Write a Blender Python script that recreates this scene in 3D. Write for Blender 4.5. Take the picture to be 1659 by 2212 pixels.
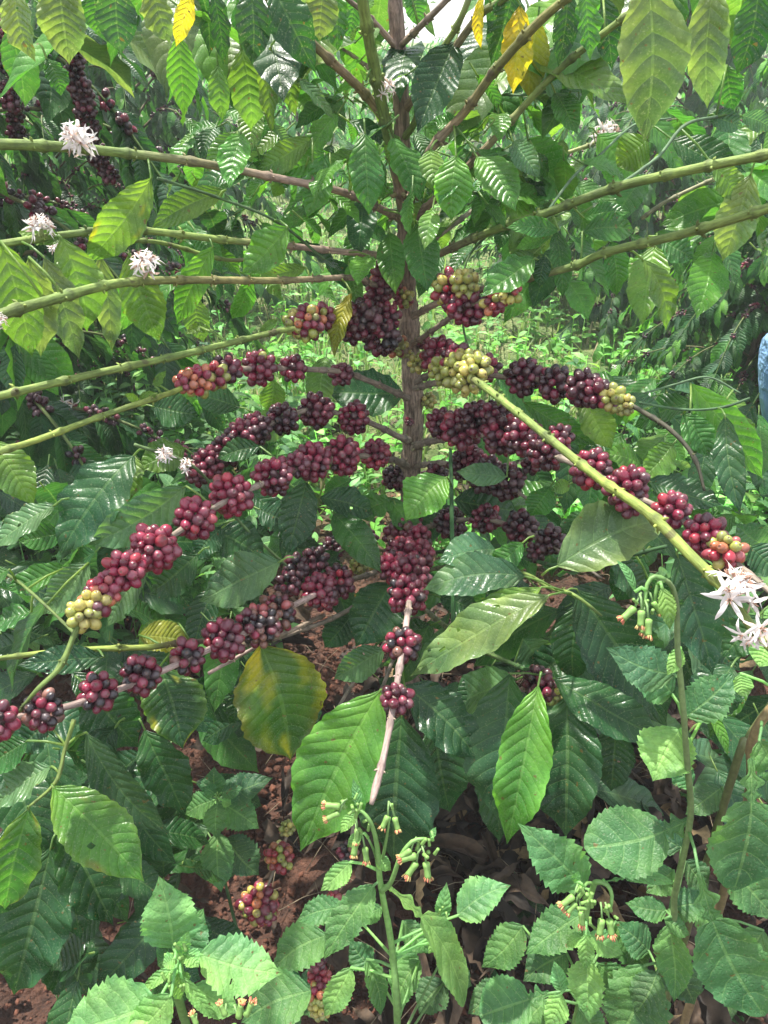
import bpy, math, random
import numpy as np
from math import sin, cos, pi, radians
for o in list(bpy.data.objects): bpy.data.objects.remove(o)
scn = bpy.context.scene
# ---------------------------------------------------------------- camera
CAMH = 1.35; PITCH = radians(31.5); HALF = radians(34.5)
cam_d = bpy.data.cameras.new('camera'); cam = bpy.data.objects.new('camera', cam_d); scn.collection.objects.link(cam)
cam.location = (0, 0, CAMH); cam.rotation_euler = (pi/2-PITCH, 0, 0)
cam_d.sensor_fit = 'VERTICAL'; cam_d.angle = 2*HALF; cam_d.clip_start = 0.02; cam_d.clip_end = 2000
scn.camera = cam
# ---------------------------------------------------------------- sky and sun
SUN_EL = radians(68); SUN_AZ = radians(-38)      # azimuth clockwise from +Y
w = bpy.data.worlds.new('World'); scn.world = w; w.use_nodes = True
nt = w.node_tree; nt.nodes.clear()
sky = nt.nodes.new('ShaderNodeTexSky'); sky.sky_type = 'NISHITA'; sky.sun_disc = False
sky.sun_elevation = SUN_EL; sky.sun_rotation = SUN_AZ; sky.air_density = 1.3; sky.dust_density = 1.5; sky.ozone_density = 1.0
bg = nt.nodes.new('ShaderNodeBackground'); bg.inputs['Strength'].default_value = 0.145
out = nt.nodes.new('ShaderNodeOutputWorld'); tc = nt.nodes.new('ShaderNodeTexCoord'); mp = nt.nodes.new('ShaderNodeMapping'); mp.inputs['Scale'].default_value = (1, 1, 2.6); cn = nt.nodes.new('ShaderNodeTexNoise')
cn.inputs['Scale'].default_value = 1.7; cn.inputs['Detail'].default_value = 6; cr = nt.nodes.new('ShaderNodeMapRange'); cm_ = nt.nodes.new('ShaderNodeMix'); cm_.data_type = 'RGBA'
for i, v in enumerate((.36, .62, .35, 1.)): cr.inputs[i+1].default_value = v
nt.links.new(tc.outputs['Generated'], mp.inputs[0]); nt.links.new(mp.outputs[0], cn.inputs[0]); nt.links.new(cn.outputs[0], cr.inputs[0]); nt.links.new(cr.outputs[0], cm_.inputs[0])
nt.links.new(sky.outputs[0], cm_.inputs[6]); cm_.inputs[7].default_value = (5.9, 6.1, 6.3, 1); nt.links.new(cm_.outputs[2], bg.inputs[0]); nt.links.new(bg.outputs[0], out.inputs[0])
sd = bpy.data.lights.new('sun', 'SUN'); so = bpy.data.objects.new('sun', sd); scn.collection.objects.link(so)
sd.energy = 5.0; sd.angle = radians(1.2); sd.color = (1.0, 0.96, 0.86)
so.rotation_euler = (pi/2-SUN_EL, 0, pi-SUN_AZ)
scn.view_settings.view_transform = 'Standard'; scn.view_settings.look = 'None'
scn.view_settings.exposure = 1.12; scn.view_settings.gamma = 1
scn.cycles.max_bounces = 7; scn.cycles.diffuse_bounces = 4; scn.cycles.transmission_bounces = 5
scn.cycles.glossy_bounces = 3; scn.cycles.transparent_max_bounces = 6
# ---------------------------------------------------------------- helpers
F = 1106/math.tan(HALF)
R_ = np.array([1., 0, 0]); FW = np.array([0, cos(PITCH), -sin(PITCH)]); UP = np.array([0, sin(PITCH), cos(PITCH)]); CAM = np.array([0, 0, CAMH])
Z = np.array([0., 0, 1])
def ray(px, py): return FW + (px-829.5)/F*R_ + (1106-py)/F*UP
def P(px, py, d): return CAM + d*ray(px, py)
TY = 1.3                                          # distance of the main stem
def PT(px, py, y=None): r = ray(px, py); return CAM + r*((y or TY)/r[1])
def dep(p): return float((p-CAM) @ FW)
def nrm(v): return v/(np.linalg.norm(v)+1e-12)
rng = np.random.default_rng(7); random.seed(7)

def obj_tag(o, label=None, cat=None, group=None, kind=None):
    if label: o['label'] = label
    if cat: o['category'] = cat
    if group: o['group'] = group
    if kind: o['kind'] = kind
    return o
ORG = {}
def empty(name, loc, label, cat, group=None, rz=0, sc=1):
    o = bpy.data.objects.new(name, None); scn.collection.objects.link(o); o.empty_display_size = .1
    o.location = loc; o.rotation_euler = (0, 0, rz); o.scale = (sc, sc, sc); ORG[o.name] = np.array(loc, float)
    return obj_tag(o, label, cat, group)
class MB:
    def __init__(s): s.V = []; s.F = {3: [], 4: []}; s.C = []; s.L = []; s.n = 0
    def add(s, v, faces, c, l=None):
        v = np.asarray(v, float); n = len(v)
        for f in faces:
            f = np.asarray(f, int)
            if f.size: s.F[f.shape[1]].append(f+s.n)
        c = np.asarray(c, float)
        if c.ndim == 1: c = np.tile(c, (n, 1))
        s.V.append(v); s.C.append(c); s.L.append(np.zeros((n, 3)) if l is None else l); s.n += n
    def merge(s, o):
        for k in (3, 4):
            for f in o.F[k]: s.F[k].append(f+s.n)
        s.V += o.V; s.C += o.C; s.L += o.L; s.n += o.n
    def build(s, name, mat, parent=None, origin=None, smooth=True, local=False):
        V = np.concatenate(s.V); C = np.concatenate(s.C); L = np.concatenate(s.L)
        po = ORG[parent.name] if parent is not None else np.zeros(3)
        if local: og = np.zeros(3); loc = og
        else:
            og = np.array(origin if origin is not None else (V.mean(0) if parent is None else V[0]), float); loc = og-po if parent is not None else og
        V = V-og
        me = bpy.data.meshes.new(name)
        fs = [np.concatenate(s.F[k]) for k in (3, 4) if s.F[k]]
        tot = np.concatenate([np.full(len(f), f.shape[1]) for f in fs]); idx = np.concatenate([f.ravel() for f in fs])
        me.vertices.add(len(V)); me.vertices.foreach_set('co', V.ravel().astype(np.float32))
        me.loops.add(len(idx)); me.loops.foreach_set('vertex_index', idx.astype(np.int32))
        me.polygons.add(len(tot)); st = np.concatenate([[0], np.cumsum(tot)[:-1]])
        me.polygons.foreach_set('loop_start', st.astype(np.int32)); me.polygons.foreach_set('loop_total', tot.astype(np.int32))
        if smooth: me.polygons.foreach_set('use_smooth', np.ones(len(tot), bool))
        me.update(calc_edges=True)
        a = me.attributes.new('Col', 'FLOAT_COLOR', 'POINT'); a.data.foreach_set('color', np.concatenate([C, np.ones((len(C), 1))], 1).ravel().astype(np.float32))
        a = me.attributes.new('lf', 'FLOAT_VECTOR', 'POINT'); a.data.foreach_set('vector', L.ravel().astype(np.float32))
        me.materials.append(mat)
        o = bpy.data.objects.new(name, me); scn.collection.objects.link(o)
        if parent is not None: o.parent = parent
        o.location = loc; ORG[o.name] = po+loc if not local else po
        return o
# ---------------------------------------------------------------- materials
def nodes(name):
    m = bpy.data.materials.new(name); m.use_nodes = True; t = m.node_tree; t.nodes.clear()
    o = t.nodes.new('ShaderNodeOutputMaterial')
    def N(ty, **k):
        n = t.nodes.new(ty)
        for a, b in k.items():
            if a in n.inputs.keys() if isinstance(a, str) else False: pass
            setattr(n, a, b)
        return n
    return m, t, o, N
class G:
    def __init__(s, name):
        s.m = bpy.data.materials.new(name); s.m.use_nodes = True; s.t = s.m.node_tree; s.t.nodes.clear(); s.o = s.t.nodes.new('ShaderNodeOutputMaterial')
    def n(s, ty, **k):
        n = s.t.nodes.new(ty)
        for a, b in k.items(): setattr(n, a, b)
        return n
    def put(s, sock, v):
        if isinstance(v, bpy.types.NodeSocket): s.t.links.new(v, sock)
        elif v is not None: sock.default_value = v
    def math(s, op, a, b=None, c=None, clamp=False):
        n = s.n('ShaderNodeMath', operation=op, use_clamp=clamp); s.put(n.inputs[0], a); s.put(n.inputs[1], b); s.put(n.inputs[2], c); return n.outputs[0]
    def ss(s, x, a, b, o0=0., o1=1.):
        n = s.n('ShaderNodeMapRange', interpolation_type='SMOOTHSTEP'); s.put(n.inputs[0], x)
        for i, v in enumerate((a, b, o0, o1)): s.put(n.inputs[i+1], v)
        return n.outputs[0]
    def mix(s, f, a, b, mode='MIX'):
        n = s.n('ShaderNodeMix', data_type='RGBA', blend_type=mode); s.put(n.inputs[0], f)
        for i, v in ((6, a), (7, b)):
            s.put(n.inputs[i], (*v, 1) if isinstance(v, tuple) and len(v) == 3 else v)
        return n.outputs[2]
    def noise(s, scale, detail=3, rough=.55, vec=None):
        n = s.n('ShaderNodeTexNoise'); n.inputs['Scale'].default_value = scale; n.inputs['Detail'].default_value = detail; n.inputs['Roughness'].default_value = rough
        s.put(n.inputs['Vector'], vec if vec is not None else s.pos()); return n.outputs[0]
    def pos(s):
        return s.n('ShaderNodeTexCoord').outputs['Object']
    def col(s): return s.n('ShaderNodeAttribute', attribute_name='Col').outputs['Color']
    def bump(s, h, st, dist):
        n = s.n('ShaderNodeBump'); n.inputs['Strength'].default_value = st; n.inputs['Distance'].default_value = dist; s.put(n.inputs['Height'], h); return n.outputs[0]
    def bsdf(s, col, rough, nor=None, **k):
        n = s.n('ShaderNodeBsdfPrincipled'); s.put(n.inputs['Base Color'], col); s.put(n.inputs['Roughness'], rough)
        if nor is not None: s.put(n.inputs['Normal'], nor)
        for a, b in k.items(): s.put(n.inputs[a.replace('_', ' ')], b)
        return n.outputs[0]
    def done(s, sh): s.t.links.new(sh, s.o.inputs[0]); return s.m
def leaf_mat(name, rough, trans, bumpd, vein, weed=False, spots=.0):
    g = G(name)
    a = g.n('ShaderNodeAttribute', attribute_name='lf'); sp = g.n('ShaderNodeSeparateXYZ'); g.put(sp.inputs[0], a.outputs['Vector'])
    u = g.math('ABSOLUTE', sp.outputs[0]); ph = sp.outputs[1]; v = sp.outputs[2]
    fr = g.math('FRACT', ph); dv = g.math('MULTIPLY', g.math('ABSOLUTE', g.math('SUBTRACT', fr, .5)), 2.)     # 1 on a vein, 0 between veins
    lat = g.math('MULTIPLY', g.ss(dv, .90, .985), g.ss(u, 1.0, .55, .15, 1.))
    mid = g.ss(u, .03, .065, 1., 0.)
    vm = g.math('MAXIMUM', lat, mid)
    c = g.col()
    n1 = g.noise(22, 3); c = g.mix(1., c, g.mix(g.ss(n1, .35, .7), (.72, .80, .75), (1.25, 1.15, 1.0)), 'MULTIPLY')
    n2 = g.noise(260, 2); c = g.mix(1., c, g.mix(g.ss(n2, .3, .7), (.88, .9, .88), (1.1, 1.08, 1.1)), 'MULTIPLY')
    n5 = g.noise(9, 2); c = g.mix(1., c, g.mix(g.ss(n5, .35, .65), (.84, .92, 1.0), (1.16, 1.05, .85)), 'MULTIPLY')
    n6 = g.noise(420, 2, .6); c = g.mix(g.math('MULTIPLY', g.ss(n6, .60, .70), .35), c, (.30, .34, .22))       # pale specks
    n7 = g.noise(150, 1, .4); c = g.mix(g.math('MULTIPLY', g.ss(n7, .73, .76), .8), c, (.14, .09, .03))        # brown pinholes
    pale = g.mix(1., c, (.07, .10, .035), 'ADD')
    c = g.mix(g.math('MULTIPLY', vm, vein), c, pale)
    if spots:
        n3 = g.noise(55, 2); c = g.mix(g.ss(n3, 1-spots*.36, 1-spots*.3), c, (.20, .12, .04))
    und = g.mix(.5, c, (.13, .22, .10))
    gm = g.n('ShaderNodeNewGeometry').outputs['Backfacing']
    cc = g.mix(g.math('MULTIPLY', gm, .6), c, und)
    quilt = g.math('POWER', dv, 2.2)
    h = g.math('SUBTRACT', g.math('MULTIPLY', quilt, -.75), g.math('MULTIPLY', mid, .35))
    vo = g.n('ShaderNodeTexVoronoi', feature='DISTANCE_TO_EDGE'); vo.inputs['Scale'].default_value = 190 if not weed else 230; g.put(vo.inputs['Vector'], g.pos())
    h2 = g.math('ADD', h, g.math('MULTIPLY', g.ss(vo.outputs[0], 0., .25), .10 if not weed else .22))
    h2 = g.math('ADD', h2, g.math('MULTIPLY', g.noise(30, 2), .5))
    nb = g.bump(h2, .8, bumpd)
    r = g.math('ADD', g.math('MULTIPLY', gm, .15), g.math('ADD', g.ss(n1, .3, .7, rough-.09, rough+.10), g.ss(n6, .4, .7, -.02, .12)))
    sh = g.bsdf(cc, r, nb, IOR=1.45)
    tr = g.n('ShaderNodeBsdfTranslucent'); tc = g.mix(1., c, (2.1, 2.15, 1.0), 'MULTIPLY'); g.put(tr.inputs[0], tc); g.put(tr.inputs['Normal'], nb)
    ms = g.n('ShaderNodeMixShader'); ms.inputs[0].default_value = trans; g.t.links.new(sh, ms.inputs[1]); g.t.links.new(tr.outputs[0], ms.inputs[2])
    return g.done(ms.outputs[0])
M_LEAF = leaf_mat('coffee_leaf', .32, .38, .0017, .55, spots=.10)
M_BUSH = leaf_mat('background_leaf', .36, .36, .0022, .45)
M_WEED = leaf_mat('weed_leaf', .52, .36, .0014, .9, weed=True)
def bark_mat(name, scale, bd, dark):
    g = G(name); tc = g.n('ShaderNodeAttribute', attribute_name='lf')        # lf = (round, along, -) in metres
    mp = g.n('ShaderNodeMapping'); mp.inputs['Scale'].default_value = (1, .13, 1); g.put(mp.inputs[0], tc.outputs['Vector'])
    n1 = g.noise(scale, 5, .65, mp.outputs[0]); n2 = g.noise(70, 3)
    c = g.mix(1., g.col(), g.mix(g.ss(n1, .32, .68), dark, (1.3, 1.25, 1.2)), 'MULTIPLY')
    c = g.mix(1., c, g.mix(g.ss(n2, .35, .65), (.8, .82, .8), (1.15, 1.12, 1.1)), 'MULTIPLY')
    n3 = g.noise(35, 2); c = g.mix(g.ss(n3, .66, .72), c, g.mix(.7, c, (.05, .03, .02)))
    nb = g.bump(g.math('ADD', n1, g.math('MULTIPLY', n2, .3)), .9, bd)
    return g.done(g.bsdf(c, .72, nb))
M_BARK = bark_mat('trunk_bark', 260, .005, (.38, .33, .3))
M_TWIG = bark_mat('branch_bark', 300, .0016, (.66, .62, .56))
def berry_mat():
    g = G('coffee_cherry'); n1 = g.noise(160, 3); n2 = g.noise(45, 2)
    c = g.mix(1., g.col(), g.mix(g.ss(n1, .3, .7), (.75, .72, .75), (1.22, 1.2, 1.15)), 'MULTIPLY')
    c = g.mix(g.math('MULTIPLY', g.ss(n2, .42, .7), .22), c, (.30, .22, .24))
    nb = g.bump(n1, .25, .0012)
    return g.done(g.bsdf(c, g.ss(n2, .3, .7, .26, .42), nb, Subsurface_Weight=.06, Coat_Weight=.1))
M_BERRY = berry_mat()
def plain_mat(name, rough, sc=200, amp=.25, bd=.001, trans=0, **k):
    g = G(name); n1 = g.noise(sc, 3)
    c = g.mix(1., g.col(), g.mix(g.ss(n1, .3, .7), (1-amp,)*3, (1+amp,)*3), 'MULTIPLY')
    sh = g.bsdf(c, rough, g.bump(n1, .5, bd), **k)
    if trans:
        tr = g.n('ShaderNodeBsdfTranslucent'); g.put(tr.inputs[0], c); ms = g.n('ShaderNodeMixShader'); ms.inputs[0].default_value = trans
        g.t.links.new(sh, ms.inputs[1]); g.t.links.new(tr.outputs[0], ms.inputs[2]); sh = ms.outputs[0]
    return g.done(sh)
M_PETAL = plain_mat('petal', .5, 90, .06, .0004, .3)
M_GREEN = plain_mat('green_stem', .5, 160, .18, .0006, .12)
M_GRASS = plain_mat('grass_blade', .5, 12, .3, .0005, .45)
M_DRY = plain_mat('dry_leaf', .75, 60, .4, .003, .1)
def ground_mat():
    g = G('red_soil'); p = g.pos()
    n0 = g.noise(.9, 3, .5, p); n1 = g.noise(9, 6, .7, p); n2 = g.noise(60, 5, .7, p)
    c = g.mix(g.ss(n1, .3, .7), (.032, .015, .010), (.105, .044, .027)); c = g.mix(g.ss(n2, .35, .75), c, g.mix(.5, c, (.20, .09, .055)))
    gr = g.mix(g.ss(n1, .35, .65), (.09, .17, .04), (.24, .26, .11))
    sx = g.n('ShaderNodeSeparateXYZ'); g.put(sx.inputs[0], p)
    far = g.ss(g.math('ADD', sx.outputs[1], g.math('MULTIPLY', n0, 1.6)), 2.6, 4.2)
    c = g.mix(far, c, gr)
    vo = g.n('ShaderNodeTexVoronoi', feature='F1'); vo.inputs['Scale'].default_value = 75; g.put(vo.inputs['Vector'], p)
    h = g.math('ADD', g.math('MULTIPLY', n1, 1.6), g.math('SUBTRACT', g.math('MULTIPLY', n2, .7), g.math('MULTIPLY', vo.outputs[0], .5)))
    return g.done(g.bsdf(c, .95, g.bump(h, 1., .03)))
M_SOIL = ground_mat()
M_CLOD = plain_mat('soil_clod', .95, 120, .35, .003)
# ---------------------------------------------------------------- spline and tube
def spline(pts, rad=None, col=None, step=.006):
    pts = np.asarray(pts, float); n = len(pts)
    if n == 2: pts = np.array([pts[0], (pts[0]+pts[1])/2, pts[1]]); rad = None if rad is None else [rad[0], (rad[0]+rad[1])/2, rad[1]]; col = None if col is None else [col[0], (np.array(col[0])+np.array(col[1]))/2, col[1]]; n = 3
    ex = np.vstack([2*pts[0]-pts[1], pts, 2*pts[-1]-pts[-2]])
    O = []; T = []
    for i in range(n-1):
        p0, p1, p2, p3 = ex[i:i+4]; k = max(2, int(np.linalg.norm(p2-p1)/step))
        t = np.linspace(0, 1, k, endpoint=False)[:, None]
        O.append(.5*((2*p1)+(-p0+p2)*t+(2*p0-5*p1+4*p2-p3)*t**2+(-p0+3*p1-3*p2+p3)*t**3)); T.append(i+t[:, 0])
    O.append(pts[-1:]); T.append(np.array([n-1.])); O = np.vstack(O); T = np.concatenate(T)
    r = np.interp(T, np.arange(n), rad) if rad is not None else None
    c = np.stack([np.interp(T, np.arange(n), np.array(col)[:, k]) for k in range(3)], 1) if col is not None else None
    return O, r, c
def tube(mb, pts, r, col, seg=8, jit=0):
    pts = np.asarray(pts, float); n = len(pts); tan = np.gradient(pts, axis=0); tan /= (np.linalg.norm(tan, axis=1)[:, None]+1e-12)
    a = nrm(np.cross(tan[0], [.3, .2, .93])); A = [a]
    for i in range(1, n):
        a = a-tan[i]*(a @ tan[i]); a = nrm(a); A.append(a)
    A = np.array(A); Bn = np.cross(tan, A); th = np.linspace(0, 2*pi, seg, endpoint=False)
    rr = np.broadcast_to(np.asarray(r, float), (n,))[:, None]*np.ones((1, seg))
    if jit: rr = rr*(1+jit*(rng.random((n, seg))-.5))
    V = pts[:, None]+rr[..., None]*(np.cos(th)[None, :, None]*A[:, None]+np.sin(th)[None, :, None]*Bn[:, None])
    s = np.concatenate([[0], np.cumsum(np.linalg.norm(np.diff(pts, axis=0), axis=1))])
    L = np.stack([np.cos(th)[None]*rr, s[:, None]+0*rr, np.sin(th)[None]*rr], 2)
    i, j = np.meshgrid(np.arange(n-1), np.arange(seg), indexing='ij'); j2 = (j+1) % seg
    q = np.stack([i*seg+j, i*seg+j2, (i+1)*seg+j2, (i+1)*seg+j], -1).reshape(-1, 4)
    V = V.reshape(-1, 3); c = np.asarray(col, float)
    if c.ndim == 1: c = np.tile(c, (n, 1))
    C = np.repeat(c, seg, 0); L = L.reshape(-1, 3)
    V = np.vstack([V, pts[0], pts[-1]]); C = np.vstack([C, c[0], c[-1]]); L = np.vstack([L, L[0], L[-1]])
    k = np.arange(seg); k2 = (k+1) % seg; e = n*seg
    tr = np.vstack([np.stack([k2, k, np.full(seg, e)], 1), np.stack([(n-1)*seg+k, (n-1)*seg+k2, np.full(seg, e+1)], 1)])
    mb.add(V, [q, tr], C, L)
def stem(mb, pts, rad, col, node=.055, bulge=.28, seg=9, scars=True, step=.005):
    O, r, c = spline(pts, rad, col, step)
    s = np.concatenate([[0], np.cumsum(np.linalg.norm(np.diff(O, axis=0), axis=1))])
    if node:
        ph = ((s+.010*np.sin(s*31+len(O)))/node) % 1; d = np.minimum(ph, 1-ph)*node
        r = r*(1+bulge*1.25*np.exp(-(d/.0042)**2)); c = c*(1-.5*np.exp(-(d/.0026)**2))[:, None]*(1+.16*np.sin(s*23+len(O)))[:, None]
        k = 1
        while scars and k*node < s[-1]:
            i = int(np.searchsorted(s, k*node)); i = min(i, len(O)-2); t = nrm(O[i+1]-O[i]); a = nrm(np.cross(t, rng.normal(size=3)))
            for q in range(4 if r[i] > .003 else 2):
                b = nrm(np.cross(t, a)); an = q*pi/2+rng.normal()*.3; dd = cos(an)*a+sin(an)*b
                l = r[i]*(rng.uniform(.25, .8)); cc = c[i]*.9+np.array([.10, .12, .02])*rng.random()
                tube(mb, [O[i]+dd*r[i]*.7, O[i]+dd*(r[i]+l*.5)+t*l*.2, O[i]+dd*(r[i]+l)+t*l*.7], [r[i]*.42, r[i]*.30, r[i]*.10], cc, 4)
            k += 1
    tube(mb, O, r, c, seg, .05)
    return O
# ---------------------------------------------------------------- leaves
LC = dict(D=(.020, .080, .024), B=(.028, .092, .040), M=(.046, .155, .032), G=(.078, .225, .036), S=(.080, .180, .090), L=(.115, .23, .045), U=(.115, .185, .075),  # D and B partly darkened for shade; B and S carry painted sky sheen
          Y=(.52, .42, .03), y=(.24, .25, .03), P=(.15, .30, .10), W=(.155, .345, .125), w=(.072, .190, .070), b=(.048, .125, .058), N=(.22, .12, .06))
LC = {k: np.array(v) for k, v in LC.items()}
def leaf(mb, B, T, W, N, kind='c', col=LC['M'], bow=.10, fold=.22, wave=.05, nu=9, nv=25, quilt=.0, edge=None, blotch=None, holes=0, side=0., curl=0., r=rng):
    B = np.asarray(B, float); T = np.asarray(T, float); a = T-B; L = np.linalg.norm(a)+1e-9; ah = a/L
    N = nrm(N-ah*(N @ ah)); S = np.cross(ah, N)
    v = np.linspace(0, 1, nv); u = np.linspace(-1, 1, nu)
    if kind == 'c':
        nvn = int(r.integers(8, 13)); wd = np.sin(pi*np.clip(v, 0, 1)**.90)**.88; wd = wd*(1-.62*np.exp(-((v-1)/.11)**2))*(1-.3*np.exp(-(v/.05)**2)); wd *= 1+.03*np.sin(v*nvn*2*pi+1)
        sk = .19
    elif kind == 'n': nvn = 8; wd = np.sin(pi*v**.9)**.9; sk = .2
    elif kind == 's':                      # serrate weed leaf
        nvn = 7; wd = np.sin(pi*v**.74)**.92*(1-.5*np.clip((v-.72)/.28, 0, 1)**1.5); wd = wd*(1-.15*((v*13+.3*np.sin(v*9+r.uniform(0, 6))) % 1)*r.uniform(.7, 1.2)); sk = .24
    elif kind == 'x':                      # weed leaf with lobed, winged stalk
        nvn = 7; q = np.clip((v-.30)/.70, 0, 1); wd = np.where(v > .3, np.sin(pi*np.clip(q*.93+.07, 0, 1))**.62, 0)
        wd = np.maximum(wd, .10+.30*np.exp(-((v-.16)/.035)**2)+.20*np.exp(-((v-.25)/.02)**2)); wd[0] = .04; wd[-1] = 0; wd = wd*(1-.10*((v*17) % 1)); sk = .2
    else: nvn = 5; wd = np.sin(pi*v)**.6; sk = .2
    U, Vv = np.meshgrid(u, v); au = np.abs(U)
    qa = r.uniform(0, 6.28, 4); ir = .05 if kind in 'cs' else .0
    irL = 1+ir*(np.sin(v*7+qa[0])+.6*np.sin(v*17+qa[1])); irR = 1+ir*(np.sin(v*6+qa[2])+.6*np.sin(v*19+qa[3]))
    mid = B+a*v[:, None]+N*(bow*L*4*v*(1-v))[:, None]+S*(side*L*np.sin(pi*v))[:, None]
    nn = N-ah*(bow*4*(1-2*v))[:, None]; nn /= np.linalg.norm(nn, axis=1)[:, None]
    hw = W/2*wd; x = U*hw[:, None]
    asy = [r.uniform(.93, 1.07), r.uniform(.93, 1.07)]; x = x*np.where(U < 0, asy[0]*irL[:, None], asy[1]*irR[:, None])
    fr = r.uniform(2.2, 4.5); p1, p2 = r.uniform(0, 6.28, 2)
    h = au*hw[:, None]*math.tan(fold)*(1-curl*au) + wave*W*au**2*np.where(U < 0, np.sin(2*pi*fr*Vv+p1), np.sin(2*pi*fr*1.13*Vv+p2))*np.minimum(1, wd*1.5)[:, None]
    ph = nvn*(Vv-sk*au**1.25*(1-.25*Vv))+.35
    if nv > 30: h = h+W*.045*np.sin(Vv*r.uniform(5, 9)+U*r.uniform(-2.5, 2.5)+p2)*np.minimum(1, wd)[:, None]*(.3+au)
    if quilt: h = h-quilt*(np.abs((ph % 1)-.5)*2)**2.2*np.minimum(1, au*5)*np.minimum(1, (1-au)*4+.15)*np.minimum(1, wd)[:, None]
    Pn = mid[:, None]+x[..., None]*S+h[..., None]*nn[:, None]
    C = np.ones((nv, nu, 3))*np.asarray(col)
    lm = (.12*np.sin(Vv*5+p1)+.10*np.sin(U*3+p2)); C = C*(1+lm)[..., None]
    if edge is not None: C = C*(1-au[..., None]**5*.75)+np.asarray(edge)*au[..., None]**5*.75
    if blotch is not None:
        bc, th = blotch; f = .5+.25*np.sin(U*4+p1+2*Vv)+.22*np.sin(Vv*9+p2+U*2)+.15*np.sin(U*9-Vv*14+p1)+.25*au-.1; f = np.clip((f-th)*5, 0, 1)[..., None]
        C = C*(1-f)+np.asarray(bc)*f
    i, j = np.meshgrid(np.arange(nv-1), np.arange(nu-1), indexing='ij')
    q = np.stack([i*nu+j, i*nu+j+1, (i+1)*nu+j+1, (i+1)*nu+j], -1).reshape(-1, 4)
    if holes:
        keep = np.ones(len(q), bool)
        for _ in range(holes):
            ii = r.integers(int(nv*.2), int(nv*.85)); jj = r.integers(0, nu-1); keep[ii*(nu-1)+jj] = False
            if r.random() < .5 and ii+1 < nv-1: keep[(ii+1)*(nu-1)+jj] = False
        q = q[keep]
    mb.add(Pn.reshape(-1, 3), [q], C.reshape(-1, 3), np.stack([U, ph, Vv], 2).reshape(-1, 3))
    return L
def blade_normal(B, T, tilt=0., cam_w=.75):
    m = (B+T)/2; tc = nrm(CAM-m); n = tc*cam_w+Z*(1-cam_w)+R_*tilt
    return n
# ---------------------------------------------------------------- berries
def sphere_t(nr=7, ns=9):
    V = [[0, 0, -1.0]]; C = [1.]
    for i in range(1, nr):
        t = pi*i/nr
        for j in range(ns): V.append([sin(t)*cos(2*pi*j/ns), sin(t)*sin(2*pi*j/ns), -cos(t)])
    for rr, zz in ((.25, .975), (.15, .86)):
        for j in range(ns): V.append([rr*cos(2*pi*j/ns), rr*sin(2*pi*j/ns), zz])
    V.append([0, 0, .93]); V = np.array(V); k = np.arange(ns); k2 = (k+1) % ns; q = []
    for i in range(nr): q.append(np.stack([1+i*ns+k, 1+i*ns+k2, 1+(i+1)*ns+k2, 1+(i+1)*ns+k], 1))
    t1 = np.stack([k2+1, k+1, 0*k], 1); b = 1+(nr)*ns; t2 = np.stack([b+k, b+k2, 0*k+len(V)-1], 1)
    dk = np.zeros(len(V)); dk[1+(nr-1)*ns:1+nr*ns] = .35; dk[1+nr*ns:] = .85
    return V, np.vstack(q), np.vstack([t1, t2]), dk
SV, SQ, ST, SDK = sphere_t()
SV2, SQ2, ST2, SDK2 = sphere_t(5, 6)
BC = dict(w=(.105, .011, .028), r=(.26, .022, .038), d=(.034, .006, .012), k=(.014, .011, .014), g=(.23, .26, .055), y=(.36, .32, .08), o=(.40, .13, .06), p=(.32, .07, .07), b=(.17, .08, .06), R=(.180, .015, .040))
BC = {k: np.array(v) for k, v in BC.items()}
MIX = dict(W='wwwwRwRdwdr', R='RRRRwRwwRrd', X='RRRRrwRR', D='dddwdwdkd', E='wwdwRdw', G='ggggyggyyg', H='RwgygrRyow', P='rrpoRrR', O='rrogpgyR', K='wRkkwRkbd', B='bwkRbpbkw', M='wwRgwRow', C='wRkwRkwR')
def berry(mb, p, r, ax, col, lo=False, el=1.12):
    T_, Q_, R3, DK = (SV2, SQ2, ST2, SDK2) if lo else (SV, SQ, ST, SDK)
    ax = nrm(ax); e1 = nrm(np.cross(ax, [.13, .77, .21])); e2 = np.cross(ax, e1)
    V = p+r*(T_[:, :1]*e1+T_[:, 1:2]*e2+T_[:, 2:]*ax*el)
    C = col*(1-DK[:, None])+np.array([.10, .05, .03])*DK[:, None]
    mb.add(V, [Q_, R3], C)
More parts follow.
